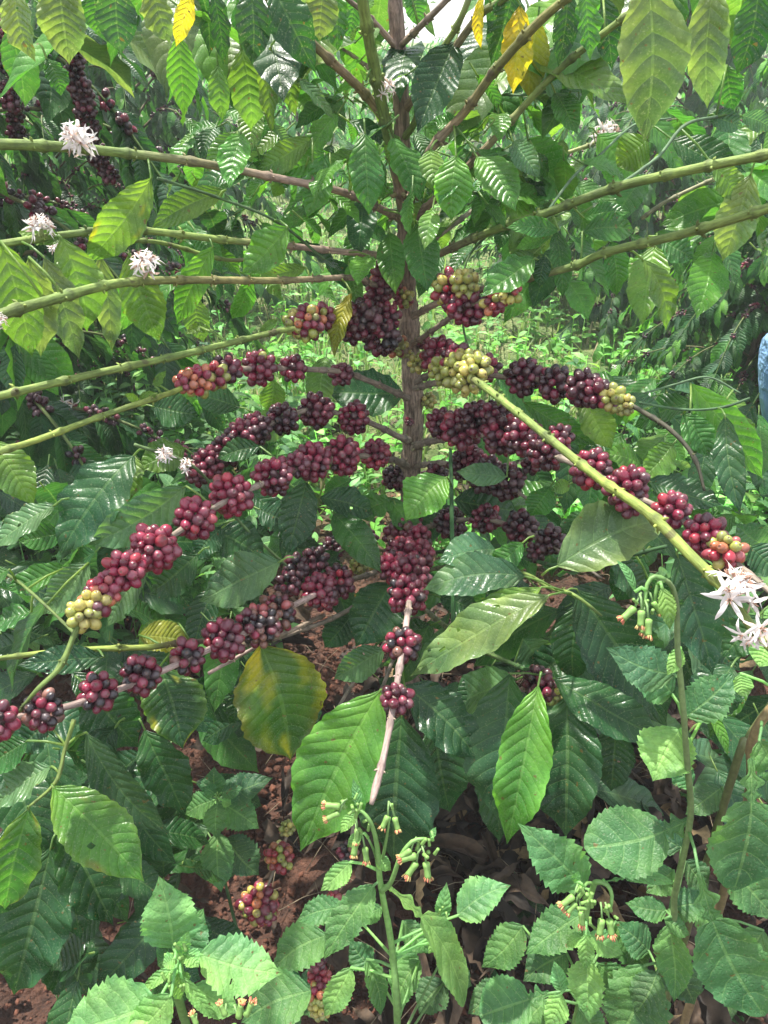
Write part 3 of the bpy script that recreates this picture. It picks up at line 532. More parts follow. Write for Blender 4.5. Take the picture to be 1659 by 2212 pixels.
# (name, points (px,py,depth or 0 = at the stem), radii, colours)
def Q(t): return PT(t[0], t[1]) if t[2] == 0 else P(*t)
BRN = [
 ('s2', [(878,475,0),(862,400,1.16),(838,290,1.09),(808,140,1.0),(783,0,.92),(765,-150,.86)], [.012,.0105,.010,.0095,.0085,.006], [BR1,BR2,GR,GR,GR2,GR2]),
 ('a1', [(832,260,1.09),(790,205,1.05),(735,150,1.0),(650,70,.95),(580,-5,.9),(480,-110,.85)], [.008,.0075,.007,.0065,.006,.004], [BR2,(.16,.15,.06),(.2,.15,.09),(.17,.17,.06),GR2,GR2]),
 ('a2', [(876,470,0),(920,340,1.08),(1005,240,1.02),(1075,145,.96),(1175,37,.88),(1300,-60,.8)], [.009,.0075,.007,.007,.0065,.004], [BR1,BR2,(.16,.13,.06),(.15,.17,.05),(.2,.2,.07),GR]),
 ('a3', [(872,235,0),(935,170,1.08),(1030,40,.98),(1085,0,.95),(1180,-90,.88)], [.0085,.0065,.006,.006,.004], [BR2,BR1,(.15,.16,.07),GR,GR]),
 ('a4', [(868,300,0),(895,265,1.13),(940,135,1.05),(985,60,1.0),(1015,-10,.97),(1040,-100,.95)], [.007,.006,.005,.005,.005,.004], [GR2,GR,GR2,GR2,(.18,.24,.1),GR2]),
 ('a5', [(864,100,0),(915,50,1.0),(965,0,.95),(1040,-80,.9)], [.006,.005,.0045,.003], [BR2,GY,GY,GR]),
 ('a6', [(876,490,0),(940,430,1.15),(1040,330,1.08),(1150,210,1.02),(1225,135,.98),(1365,25,.9),(1480,-70,.84)], [.0085,.007,.0065,.0055,.0055,.005,.004], [BR1,BR2,(.19,.15,.1),GR2,GR,GR2,GR]),
 ('a7', [(866,200,0),(800,150,1.14),(720,85,1.16),(640,10,1.18)], [.006,.004,.0035,.003], [BR2,BR1,GY,GR]),
 ('a8', [(862,110,0),(800,40,1.05),(740,-10,1.0)], [.006,.0045,.0035], [BR2,BR2,BR1]),
 ('a9', [(877,560,0),(960,500,1.25),(1060,425,1.3),(1160,350,1.35),(1240,325,1.35),(1310,300,1.35)], [.006,.005,.0045,.004,.004,.0035], [BR1,GY,GY,(.25,.3,.12),(.3,.34,.15),(.3,.34,.15)]),
 ('R7', [(878,590,0),(940,553,1.2),(1060,500,1.1),(1180,460,1.0),(1330,405,.92),(1500,365,.84),(1659,333,.78),(1800,300,.74)], [.008,.0072,.007,.0068,.0068,.0065,.006,.005], [BR1,BR2,GR,GR,GR,GR2,GR2,GR]),
 ('R8', [(884,690,0),(945,655,1.22),(1060,620,1.12),(1230,578,1.02),(1310,545,.96),(1475,505,.88),(1659,450,.8),(1800,410,.76)], [.007,.0065,.0065,.0062,.0065,.0065,.0065,.005], [BR1,BR2,BR2,GR,GR,GR2,GR2,GR]),
 ('R9', [(884,745,0),(915,728,1.25),(970,688,1.15),(1010,660,1.08),(1085,640,1.05),(1120,615,1.02)], [.006,.0055,.005,.005,.004,.002], [BR1,BR2,GY,GY,GR,GR]),
 ('g1', [(1385,473,1.3),(1440,435,1.28),(1540,388,1.25),(1660,340,1.2)], [.004]*4, [(.3,.3,.2)]*4),
 ('L1', [(873,478,0),(830,455,1.14),(740,415,1.06),(600,385,1.0),(420,350,.92),(260,330,.87),(140,318,.82),(0,312,.76),(-130,315,.72)], [.008,.007,.0062,.006,.006,.0062,.0065,.0065,.005], [BR1,BR2,BR2,BR2,(.2,.2,.1),GR,GR,GR2,GR]),
 ('L2', [(877,575,0),(820,552,1.2),(750,545,1.15),(640,533,1.1),(480,518,1.0),(290,497,.92),(160,505,.87),(0,528,.8),(-120,550,.76)], [.007,.0062,.0058,.0055,.0055,.0052,.005,.005,.004], [BR1,BR2,BR2,BR2,GR2,GR2,GR,GR2,GR]),
 ('L2b', [(550,560,1.15),(480,560,1.12),(365,528,1.05),(300,520,1.0),(240,522,.97),(200,560,.95)], [.0035]*6, [BR2,GR2,GR2,GR2,GR,GR]),
 ('L3', [(880,650,0),(800,612,1.2),(755,600,1.15),(600,606,1.05),(400,605,.93),(255,612,.83),(120,645,.75),(0,680,.68),(-120,720,.64)], [.007,.0065,.006,.0062,.0066,.0068,.007,.0072,.005], [BR1,BR1,BR2,(.2,.18,.08),(.2,.2,.07),GR2,GR,GR2,GR]),
 ('L4', [(884,765,0),(840,730,1.25),(800,716,1.2),(720,700,1.15),(620,712,1.08),(550,728,1.03),(385,768,.93),(225,803,.86),(0,855,.78),(-100,880,.75)], [.007,.0062,.006,.0055,.005,.005,.0052,.0052,.0052,.004], [BR1,GY,GY,GY,GR2,GR2,GR,GR2,GR2,GR]),
 ('L5', [(886,862,0),(860,850,1.33),(795,822,1.27),(737,803,1.22),(633,797,1.14),(560,796,1.08),(487,800,1.02),(435,815,.97),(385,842,.93),(340,858,.9),(230,895,.86),(80,950,.8),(0,975,.77),(-100,1010,.74)], [.008,.0066,.0058,.0052,.005,.0048,.0046,.0045,.0042,.0042,.0042,.0042,.004,.003], [GY,GY,GY,GY,GY,GY,GY,GR,YG,YG,GR2,YG,GR2,GR]),
 ('L6', [(888,950,0),(865,945,1.36),(795,912,1.3),(685,885,1.25),(610,905,1.2),(545,935,1.17),(500,962,1.14),(455,1000,1.12),(420,1030,1.1)], [.008,.0068,.0058,.0052,.005,.0045,.004,.0035,.003], [GY]*9),
 ('L7', [(886,1010,0),(850,993,1.36),(790,985,1.28),(735,990,1.22),(670,1003,1.14),(590,1035,1.06),(497,1078,.98),(420,1125,.92),(335,1185,.87),(270,1232,.84),(225,1282,.82),(180,1330,.8),(160,1372,.79),(130,1440,.78),(80,1490,.77),(40,1540,.78)], [.009,.0078,.006,.0055,.0052,.005,.0048,.0046,.0044,.0042,.004,.0036,.0036,.0034,.003,.002], [GY]*10+[GR2,GR,GR,GR,GR,GR]),
 ('L8', [(884,1190,0),(850,1215,1.38),(800,1240,1.3),(730,1262,1.2),(640,1305,1.1),(550,1358,1.0),(480,1390,.95),(405,1425,.91),(350,1450,.89),(250,1492,.85),(150,1525,.81),(60,1545,.78),(-60,1568,.74)], [.008,.0065,.0055,.0054,.0052,.005,.0048,.0046,.0046,.0045,.0045,.0045,.004], [GY,GY,GY]+[PL]*10),
 ('L9', [(700,1330,1.2),(560,1388,1.05),(450,1385,1.0),(380,1390,.96),(320,1398,.93),(200,1402,.9),(80,1412,.88),(-60,1430,.85)], [.004,.004,.0042,.0044,.0044,.0042,.004,.003], [BR1,BR1,(.12,.08,.06),(.14,.1,.06),YG,YG,YG,GR]),
 ('L10', [(884,1230,0),(800,1290,1.3),(720,1335,1.2),(640,1365,1.15),(560,1395,1.1),(450,1455,1.05)], [.006,.005,.0045,.004,.0035,.003], [GY,GY,GY,GY,PL,PL]),
 ('C', [(884,1100,0),(878,1150,1.32),(882,1220,1.2),(884,1290,1.08),(878,1345,1.02),(868,1410,.97),(852,1510,.92),(832,1620,.88),(812,1700,.86),(802,1738,.85)], [.008,.0065,.006,.0055,.0052,.005,.0048,.0045,.0055,.003], [GY]*4+[PL]*6),
 ('R1', [(892,830,0),(950,800,1.25),(1030,805,1.18),(1090,815,1.13),(1130,815,1.1),(1200,828,1.06),(1275,845,1.02),(1330,862,.99),(1372,880,.97),(1450,930,.93),(1500,990,.91),(1522,1060,.9)], [.007,.006,.0055,.005,.0048,.0045,.0042,.004,.0038,.0035,.003,.002], [GY]*8+[DK]*4),
 ('Rg', [(892,840,0),(950,825,1.2),(1010,818,1.05),(1045,835,.95),(1120,893,.86),(1200,958,.79),(1300,1038,.72),(1400,1108,.67),(1490,1198,.63),(1560,1268,.6),(1620,1350,.58),(1670,1410,.56)], [.008,.0072,.0065,.0062,.006,.006,.0062,.0064,.0064,.006,.005,.0035], [GY,GY,(.2,.17,.08),GR2,GR2,GR2,YG,YG,YG,YG,GR2,GR2]),
 ('R2', [(890,970,0),(915,957,1.34),(990,945,1.24),(1060,940,1.16),(1130,955,1.08),(1200,985,1.0),(1270,1015,.95),(1360,1065,.9),(1450,1110,.86),(1520,1160,.83),(1570,1200,.81),(1610,1232,.79),(1660,1275,.77),(1720,1320,.75)], [.009,.0075,.0055,.005,.005,.0048,.0046,.0044,.0042,.004,.0038,.0036,.0036,.003], [GY]*14),
 ('R3', [(888,1010,0),(950,1000,1.36),(1020,1015,1.3),(1090,1045,1.25),(1150,1085,1.2)], [.007,.0055,.005,.0045,.003], [GY]*5),
 ('R4', [(886,1160,0),(920,1140,1.4),(980,1125,1.34),(1050,1122,1.28),(1120,1142,1.22),(1185,1175,1.16),(1250,1215,1.12),(1300,1250,1.1)], [.007,.006,.005,.0048,.0045,.004,.0035,.002], [GY]*8),
 ('R5', [(886,1200,0),(990,1190,1.35),(1130,1205,1.2),(1205,1222,1.1),(1330,1205,1.0),(1440,1180,.95)], [.005,.004,.004,.0038,.0036,.003], [(.03,.09,.03)]*6),
 ('R6', [(884,1240,0),(1000,1220,1.3),(1120,1235,1.15),(1190,1270,1.05),(1240,1285,1.0),(1300,1330,1.0)], [.005,.0045,.0038,.0035,.003,.002], [GY,GR,GR,GR2,GR,GR]),
 ('R10', [(884,1290,0),(1000,1380,1.25),(1120,1440,1.1),(1200,1470,1.02),(1300,1530,1.0),(1360,1570,.98)], [.006,.005,.0042,.004,.0032,.002], [GY,GR,(.04,.1,.03),(.04,.12,.04),GR,GR]),
 ('d1', [(884,1330,0),(760,1480,1.4),(660,1680,1.32),(625,1790,1.3),(590,1885,1.28),(545,1995,1.27)], [.005,.004,.0035,.0035,.003,.002], [GY]*6),
 ('d2', [(884,1330,0),(790,1600,1.25),(755,1850,1.15),(720,1940,1.12),(690,2100,1.08),(680,2200,1.05)], [.005,.004,.0035,.003,.003,.002], [GY]*6),
 ('e1', [(160,1555,.86),(140,1620,.86),(120,1690,.85),(60,1745,.84)], [.003,.0028,.0028,.0015], [GR2]*4),
 ('e2', [(165,1372,.85),(90,1300,.88),(30,1250,.92),(-30,1220,.95)], [.0022]*4, [GR]*4),
 ('e3', [(690,1285,1.2),(600,1205,1.15),(520,1130,1.1),(420,1010,1.02),(290,960,.97)], [.0026]*5, [(.09,.16,.06)]*5),
 ('e4', [(980,1400,1.1),(977,1200,1.12),(975,1050,1.15),(973,970,1.18)], [.004,.0042,.004,.003], [(.03,.11,.03)]*4),
 ('e5', [(700,560,1.1),(600,480,1.02),(480,430,.98),(340,385,.92)], [.0024]*4, [(.06,.13,.05)]*4),
 ('e6', [(1330,405,.92),(1420,340,.93),(1480,270,.95),(1560,250,.97)], [.0024]*4, [(.10,.19,.10)]*4),
 ('e7', [(1180,460,1.),(1240,380,1.02),(1290,340,1.05),(1370,270,1.08),(1450,255,1.1)], [.0026,.0024,.0022,.002,.0015], [(.10,.19,.10)]*5),
 ('e8', [(1380,870,.98),(1480,885,.96),(1560,880,.95),(1620,860,.94)], [.0022]*4, [(.05,.12,.05)]*4),
 ('e9', [(1390,850,1.1),(1460,830,1.08),(1530,815,1.06),(1600,850,1.05)], [.002]*4, [(.10,.19,.10)]*4),
 ('e10', [(1040,830,1.1),(1000,700,1.2),(1010,560,1.2),(1100,470,1.2)], [.0022]*4, [(.10,.19,.08)]*4),
 ('e11', [(930,320,1.1),(1060,215,1.1),(1130,205,1.08),(1200,195,1.06)], [.0022]*4, [(.08,.17,.09)]*4),
]
BO = {}; BOBJ = {}
for nm, pts, rad, col in BRN:
    mb = MB(); X = [Q(t) for t in pts]; rad = [q*(.74 if nm in ('Rg', 'L3') else .84) for q in rad]
    lw = nm[0] not in 'e'
    O = stem(mb, X, rad, col, node=.062 if lw else .05, bulge=.30 if lw else .15, seg=9 if lw else 6, scars=lw)
    BO[nm] = O; BOBJ[nm] = mb.build('branch', M_TWIG, tree, origin=O[0])
ALLP = np.vstack([O[::3] for O in BO.values()]); ALLN = sum([[k]*len(O[::3]) for k, O in BO.items()], [])
def near_branch(p):
    d = np.linalg.norm(ALLP-p, axis=1); i = int(d.argmin()); return ALLN[i], ALLP[i], d[i]
# clusters: branch, [(px,py,diam,palette)]
CLS = {
 'L3': [(830,595,68,'M'),(818,632,62,'E'),(872,645,44,'O'),(845,610,50,'R')],
 'L4': [(660,697,78,'H'),(640,700,60,'G'),(700,688,60,'M'),(780,690,92,'D'),(760,705,70,'D'),(822,725,82,'D'),(835,685,64,'E'),(855,745,52,'O')],
 'L5': [(404,826,56,'P'),(432,822,70,'H'),(465,812,62,'O'),(487,799,70,'E'),(560,795,76,'M'),(633,797,62,'W'),(738,808,50,'E')],
 'L6': [(765,902,72,'W'),(683,888,76,'E'),(610,905,70,'D'),(550,928,74,'D'),(522,940,68,'E'),(492,972,72,'D'),(450,1000,72,'E'),(425,1022,56,'W')],
 'L7': [(812,982,66,'R'),(738,985,82,'R'),(672,998,84,'R'),(640,1005,60,'W'),(590,1030,86,'R'),(498,1070,94,'X'),(420,1122,92,'X'),(333,1183,104,'X'),(270,1232,88,'X'),(228,1272,70,'P'),(208,1300,72,'H'),(180,1328,76,'G')],
 'L8': [(730,1256,74,'W'),(690,1275,74,'R'),(700,1290,60,'W'),(595,1325,88,'B'),(560,1352,92,'B'),(540,1350,70,'K'),(483,1382,88,'W'),(405,1420,80,'K'),(305,1455,86,'C'),(212,1495,84,'C'),(92,1535,92,'K'),(-5,1560,84,'K')],
 'L10': [(805,1208,44,'G'),(775,1222,40,'G'),(640,1225,60,'D'),(680,1210,60,'D'),(625,1260,60,'D'),(820,1215,40,'P')],
 'C': [(880,1125,62,'R'),(868,1160,78,'K'),(900,1165,66,'R'),(868,1200,80,'W'),(900,1200,72,'R'),(850,1225,72,'R'),(888,1240,84,'C'),(880,1285,88,'C'),(870,1393,80,'K'),(857,1510,70,'E')],
 'R1': [(950,768,80,'R'),(975,780,70,'R'),(1055,795,56,'E'),(1132,812,82,'D'),(1200,828,80,'D'),(1262,838,84,'D'),(1290,850,70,'E'),(1325,862,62,'H'),(1350,875,50,'G')],
 'Rg': [(960,800,66,'G'),(1000,800,94,'G'),(1030,795,70,'G'),(985,775,66,'R'),(1015,825,60,'G'),(905,785,44,'G')],
 'R9': [(975,625,82,'H'),(1005,612,66,'G'),(1010,665,80,'E'),(985,650,70,'M'),(1068,652,60,'H'),(1098,630,60,'O')],
 'R2': [(955,915,66,'E'),(1000,925,90,'W'),(1030,905,74,'D'),(1075,900,72,'D'),(1085,940,90,'W'),(1130,945,84,'W'),(1185,975,86,'E'),(1208,945,60,'W'),(1160,965,60,'W'),(1278,1012,88,'W'),(1355,1055,96,'W'),(1360,1085,70,'W'),(1450,1102,82,'R'),(1522,1155,90,'R'),(1568,1190,82,'O')],
 'R3': [(1000,1005,66,'D'),(1050,1025,84,'D'),(1095,1040,80,'D'),(1020,990,60,'E'),(945,1020,50,'D'),(1150,1000,50,'D')],
 'R4': [(975,1128,70,'D'),(1050,1120,66,'W'),(1125,1140,76,'D'),(1190,1168,66,'D'),(1160,1190,46,'D'),(1230,1210,46,'E'),(790,1165,52,'D'),(720,1185,52,'D')],
 'R10': [(1160,1470,66,'D'),(1200,1500,50,'G'),(1180,1490,60,'E'),(1010,1320,44,'E')],
 'd1': [(603,1852,66,'O'),(557,1950,84,'H'),(620,1790,36,'G'),(575,1975,50,'R')],
 'd2': [(720,1950,46,'P'),(750,1840,46,'K'),(683,2075,46,'K'),(690,2110,50,'P'),(685,2150,50,'H'),(690,2180,46,'G')],
}
TRC = [(885,910,24,'W'),(855,1030,60,'D'),(900,1040,54,'E'),(880,760,34,'G'),(918,740,34,'R'),(925,865,36,'G'),(870,1115,40,'R')]
def add_cluster(par, px, py, dia, mix, line):
    uv = np.array([[829.5+F*(q-CAM)@R_/dep(q), 1106-F*(q-CAM)@UP/dep(q)] for q in line[::4]])
    i = int(((uv-[px, py])**2).sum(1).argmin())*4; i = min(i, len(line)-2); d = dep(line[i]); t = line[min(i+3, len(line)-1)]-line[max(0, i-3)]
    R = dia/2*d/F; c = P(px, py, d-(.01 if dia < 50 else 0)); mb = MB(); R *= 1.06; rb = min(R*.30, .0068 if d > .9 else .0062)
    rb = max(rb, R*.225); cluster(mb, c, R, t, mix, frac=1.0, rb=rb)
    o = mb.build('berry_cluster', M_BERRY, par, origin=c)
    lab = dict(G='unripe green berry cluster', H='berry cluster turning from green to red', B='dried brown and pink berry cluster').get(mix)
    if lab: o['label'] = lab
for nm, L_ in CLS.items():
    for px, py, di, mx in L_: add_cluster(BOBJ[nm], px, py, di, mx, BO[nm])
for px, py, di, mx in TRC: add_cluster(trunk, px, py, di, mx, TR)
FLW = [('L1',170,303,80,7),('L2',88,497,62,7),('L2b',120,540,30,3),('L3',315,575,66,6),('L3',-5,695,44,4),('e3',355,985,40,6),('e3',405,1008,34,4),('a9',1310,297,66,6),('Rg',1580,1285,120,6),('Rg',1625,1360,90,2),('s2',835,195,44,3)]
for nm, px, py, di, n in FLW:
    line = BO[nm]; uv = np.array([[829.5+F*(q-CAM)@R_/dep(q), 1106-F*(q-CAM)@UP/dep(q)] for q in line]); i = int(((uv-[px, py])**2).sum(1).argmin()); d = dep(line[i])-.01
    mb = MB(); c = P(px, py, d); tube(mb, [line[i], (line[i]+c)/2, c], [.003, .003, .002], (.3, .36, .15), 5); flower(mb, c, di/2*d/F*1.12, n+3); mb.build('flower', M_PETAL, BOBJ[nm], origin=c)
mb = MB()
# leaves: (base px,py, tip px,py, width px, depth, colour, options)   h = hanging straight down
LV = [
 (822,1490,648,1840,172,.93,'G',''),(868,1545,850,1862,190,1.02,'B',''),(873,1480,1033,1642,125,1.0,'B',''),(935,1555,972,1755,118,1.12,'D',''),(1102,1455,1083,1788,160,1.0,'B',''),
 (1163,1480,1095,1825,115,.94,'G','wq'),(1225,1500,1222,1810,160,1.0,'B',''),(1330,1560,1320,1710,90,1.0,'B',''),(1188,1285,885,1462,110,.95,'U','ho'),(1170,1268,930,1430,95,1.0,'L',''),(1255,1300,1240,1475,100,1.04,'D',''),
 (1245,1272,1442,1575,165,1.02,'B',''),(1195,1465,1435,1600,110,1.0,'D',''),(1500,1330,1600,1450,95,1.0,'B',''),(540,600,500,690,50,1.2,'G','h'),(420,640,440,740,56,1.1,'L','h'),(1320,520,1330,640,60,1.05,'M','h'),(700,-30,690,90,80,.9,'U','h'),(250,-40,262,120,90,.85,'B','h'),(200,-40,215,80,70,.9,'M','h'),(880,-30,905,60,50,1.,'M','h'),(1260,-40,1275,130,70,.85,'M','h'),(1462,1195,1540,1460,120,.86,'B',''),(1202,1224,1445,1120,135,.93,'U','b'),(1135,1245,912,1275,100,1.02,'S',''),
 (1072,1188,945,1215,80,1.05,'S','o'),(1130,1172,1050,1235,55,1.04,'M',''),(965,1030,875,1125,98,1.1,'G',''),(845,1258,768,1398,115,1.2,'B',''),(832,1402,720,1468,75,1.08,'S',''),
 (607,1212,430,1300,110,1.02,'S',''),(563,1392,628,1642,205,1.05,'Y','Y'),(345,1440,395,1618,130,1.0,'D','y'),(182,1480,300,1615,125,1.0,'D',''),(186,1582,368,1802,95,.9,'b',''),(312,1575,400,1760,105,1.0,'D',''),
 (113,1698,312,1905,125,.84,'G','e'),(112,1655,-10,1745,85,.86,'S',''),(62,1745,10,1965,115,.84,'M','e'),(130,1765,245,2000,135,.95,'D',''),(110,1830,30,2150,170,.95,'D',''),(118,1800,175,2030,110,1.02,'D',''),
 (220,1960,110,2100,110,1.05,'D',''),(100,2020,190,2150,120,1.08,'D',''),(402,1050,188,1178,95,.97,'S',''),(290,983,128,1202,135,1.0,'B',''),(292,980,262,1100,70,1.03,'L',''),(400,968,298,1012,72,1.1,'L',''),
 (-20,950,75,1095,85,.95,'L',''),(120,1090,-20,1185,75,.93,'S',''),(192,1215,92,1328,78,.9,'S',''),(145,1225,10,1275,62,.93,'M',''),(68,1322,-20,1358,60,.9,'M',''),(315,1235,232,1355,68,.9,'S',''),(430,1195,325,1280,95,1.05,'D',''),
 (452,1145,575,1215,98,1.1,'D',''),(662,1040,622,1198,88,1.15,'B',''),(690,1075,808,1112,70,1.22,'B',''),(225,1420,35,1438,58,.88,'B',''),(300,1372,410,1385,72,.97,'y',''),(385,1345,300,1395,62,1.0,'L',''),(140,1150,40,1170,60,1.0,'M',''),
 (900,478,925,632,80,1.1,'M',''),(800,553,772,618,52,1.12,'G',''),(788,285,797,468,80,1.0,'M',''),(748,345,680,438,72,.98,'G',''),(702,330,662,472,62,1.02,'M',''),(522,285,495,408,68,.93,'G',''),(512,283,443,372,52,.95,'L',''),
 (675,300,553,372,64,1.02,'L',''),(712,330,600,378,46,1.04,'G',''),(327,384,180,570,90,.88,'L','y'),(488,410,328,492,66,.98,'L',''),(622,490,522,592,82,.98,'G',''),(845,298,908,438,86,1.06,'M',''),(930,322,942,412,54,1.02,'L',''),
 (985,335,975,478,84,1.0,'G',''),(1030,338,1115,458,84,1.02,'G',''),(1000,270,918,278,50,1.05,'G',''),(1198,198,1248,292,62,1.02,'M',''),(1140,300,1238,425,115,1.12,'M',''),(1080,343,1182,425,80,1.16,'D',''),(1108,305,1168,388,50,1.0,'S',''),
 (1398,-60,1390,310,140,.68,'U','hb'),(1470,-50,1440,150,70,.8,'M','h'),(1542,-40,1528,235,95,.75,'U','h'),(1640,-40,1590,165,95,.8,'D','h'),(1570,140,1585,240,65,.95,'M','h'),(1112,-30,1060,142,82,.95,'D','h'),(1124,10,1108,205,70,.95,'Y','h'),(1162,45,1142,212,78,1.0,'y','h'),
 (1042,-15,1040,108,28,.95,'Y','h'),(1228,-30,1205,148,54,.92,'D','h'),(1302,-10,1322,152,62,.95,'D','h'),(30,-50,78,135,105,.72,'U','h'),(125,-55,150,140,100,.75,'U','h'),(100,125,132,208,58,.95,'M','h'),(320,-40,368,95,84,.85,'U','h'),
 (412,-20,380,102,40,.8,'Y','hw'),(385,75,396,252,68,.95,'G','h'),(455,-30,482,142,50,.88,'D','h'),(540,-30,545,142,80,.85,'B','h'),(585,-40,682,158,90,.85,'D','h'),(520,105,542,285,88,.98,'L','h'),(586,98,588,292,54,.96,'L','h'),(628,118,640,252,50,1.0,'L','h'),
 (470,138,482,262,50,1.0,'L','h'),(722,-30,730,112,74,.98,'M','h'),(770,-20,755,90,50,1.05,'M','h'),(0,520,70,772,105,.72,'L','he'),(62,555,88,772,90,.76,'U','h'),(95,555,172,778,82,.8,'U','h'),(132,512,188,718,105,.84,'L','h'),
 (278,548,345,738,95,.88,'L','he'),(215,548,242,762,58,.92,'U','h'),(300,560,250,720,70,1.0,'M','h'),(460,532,382,702,66,.98,'G','h'),(132,520,38,502,50,.85,'L',''),(662,578,552,608,40,1.1,'L',''),(760,632,722,772,48,1.12,'y','w'),
 (705,770,690,902,66,1.4,'L',''),(872,852,705,848,110,1.45,'B',''),(590,820,580,890,56,1.4,'L',''),(645,898,540,945,75,1.25,'L',''),(330,878,432,898,74,1.2,'D',''),(562,965,468,992,50,1.1,'D',''),(520,880,420,850,60,1.4,'D',''),
 (1155,558,1038,642,72,1.02,'M',''),(1178,552,1165,622,40,1.02,'D',''),(1198,498,1215,645,50,1.05,'M',''),(1215,600,1272,695,56,1.1,'G',''),(1388,560,1438,715,66,.98,'L','h'),(1260,858,1322,972,72,1.1,'L',''),(1130,868,1292,965,55,1.12,'M',''),
 (1492,828,1648,1035,80,1.0,'G',''),(1560,880,1640,1000,60,1.05,'L',''),(1566,898,1600,1112,62,.92,'B',''),(1476,893,1532,988,64,1.0,'M',''),(1095,1030,985,1018,50,1.12,'S',''),(1455,958,1388,1035,70,1.05,'L',''),(1385,1010,1300,980,60,1.1,'G',''),(1400,1040,1560,1092,80,1.0,'B',''),
 (980,1080,1120,1105,100,1.3,'D',''),(1190,1050,1145,1115,66,1.1,'M',''),(1230,1045,1190,1060,34,1.1,'L',''),(1260,470,1362,458,40,1.02,'M',''),(1258,500,1372,500,62,1.0,'M',''),(1208,498,1092,492,44,1.0,'M',''),(1192,510,1112,538,40,1.02,'G',''),
 (1450,300,1612,372,74,1.05,'D',''),(1540,358,1592,435,62,.95,'L','h'),(1622,375,1560,565,86,.95,'U','h'),(1530,250,1605,275,44,.97,'S',''),(1400,300,1330,360,90,1.1,'L',''),(1290,290,1380,400,90,1.2,'G',''),(1430,520,1500,560,60,1.0,'M',''),(1600,250,1670,280,40,.97,'S',''),
 (1180,1300,1060,1330,70,1.15,'S',''),(1130,1380,1190,1460,80,1.12,'S',''),(1240,1400,1130,1490,85,1.1,'D',''),(1320,1210,1400,1300,80,1.05,'B',''),(1390,1200,1330,1300,80,1.1,'D',''),(760,1330,700,1400,60,1.3,'D',''),(640,1500,690,1560,60,1.2,'S',''),
 (520,1480,505,1560,50,1.15,'D',''),(60,1600,-30,1660,80,.86,'M',''),(100,1560,30,1620,80,.9,'B',''),(20,1230,-60,1300,70,.9,'M',''),(1620,1180,1680,1240,80,.85,'B',''),(1580,1440,1500,1560,110,.95,'B',''),(1640,1330,1560,1420,90,.9,'B',''),
 (200,1660,290,1740,90,.95,'D',''),(250,1570,180,1660,80,1.0,'D',''),(1490,1580,1420,1660,70,1.0,'D',''),(950,1290,1040,1330,60,1.25,'D',''),(800,92,818,60,16,.98,'L',''),(806,95,828,100,14,.98,'L',''),(790,20,806,-6,18,.93,'L',''),(772,60,760,92,14,.95,'L',''),(790,175,776,150,12,1.0,'L',''),(340,850,298,862,22,.89,'L',''),(335,835,348,808,18,.9,'L',''),(300,865,268,850,20,.9,'L',''),(560,715,600,690,20,1.04,'L',''),(455,712,410,705,26,1.0,'L',''),(430,705,400,722,22,1.0,'L',''),(330,830,360,800,16,.92,'L',''),
 (480,1140,420,1210,60,1.1,'B',''),(1280,1110,1210,1180,70,1.2,'D',''),(1060,1250,1150,1300,80,1.2,'B',''),(1660,1180,1590,1130,80,.95,'S',''),(1400,1250,1480,1330,80,1.0,'D',''),(560,1100,640,1130,70,1.25,'B',''),(850,1080,760,1120,70,1.3,'M',''),
]
items = []
def add_leaf_spec(t):
    bx, by, tx, ty, wd, d, ck, op = t
    B = P(bx, by, d); r = ray(tx, ty)
    T = CAM+r*(B[1]/r[1]) if 'h' in op else P(tx, ty, d*rng.uniform(.97, 1.03))
    if 'h' in op: T = P(tx, ty, min(dep(T), d*1.12))
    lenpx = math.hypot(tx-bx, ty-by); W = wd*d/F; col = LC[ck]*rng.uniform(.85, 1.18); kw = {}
    if 'Y' in op: col = np.array([.07, .17, .025]); kw = dict(blotch=(np.array([.40, .38, .03]), .62), edge=(.20, .16, .03))
    elif 'y' in op: kw = dict(blotch=((.34, .34, .03), 1.0), edge=LC['L'])
    elif 'e' in op: kw = dict(blotch=((.20, .19, .03), 1.05), edge=(.16, .30, .045))
    elif ck in 'GMU': kw = dict(edge=col*1.5)
    if 'o' in op or rng.random() < .22: kw['holes'] = 4 if 'o' in op else 1
    N = blade_normal(B, T, rng.normal()*.32, rng.uniform(.5, .95))
    if 'b' in op: N = blade_normal(B, T, 0, .85)
    if 'Y' in op: N = blade_normal(B, T, 0.1, .7)
    m = MB(); L = leaf(m, B, T, W*1.0, N, 'c', col, bow=rng.uniform(.02, .13), fold=rng.uniform(.06, .24), wave=.10 if 'w' in op else rng.uniform(.03, .085), nu=13, nv=45, quilt=W*(.026 if 'q' in op else .018), side=rng.uniform(-.05, .05), **kw)
    nb, pb, dd = near_branch(B)
    a = nrm(B-T)
    pe = pb if dd < .07 else B+a*.02-Z*.004
    tube(m, [pe, (pe+B)/2+Z*.003, B, B+(T-B)*.04], [.0017, .0014, .0015, .0012], np.array([.13, .22, .06]), 5)
    items.append((lenpx*wd, m, nb, B))
for t in LV: add_leaf_spec(t)
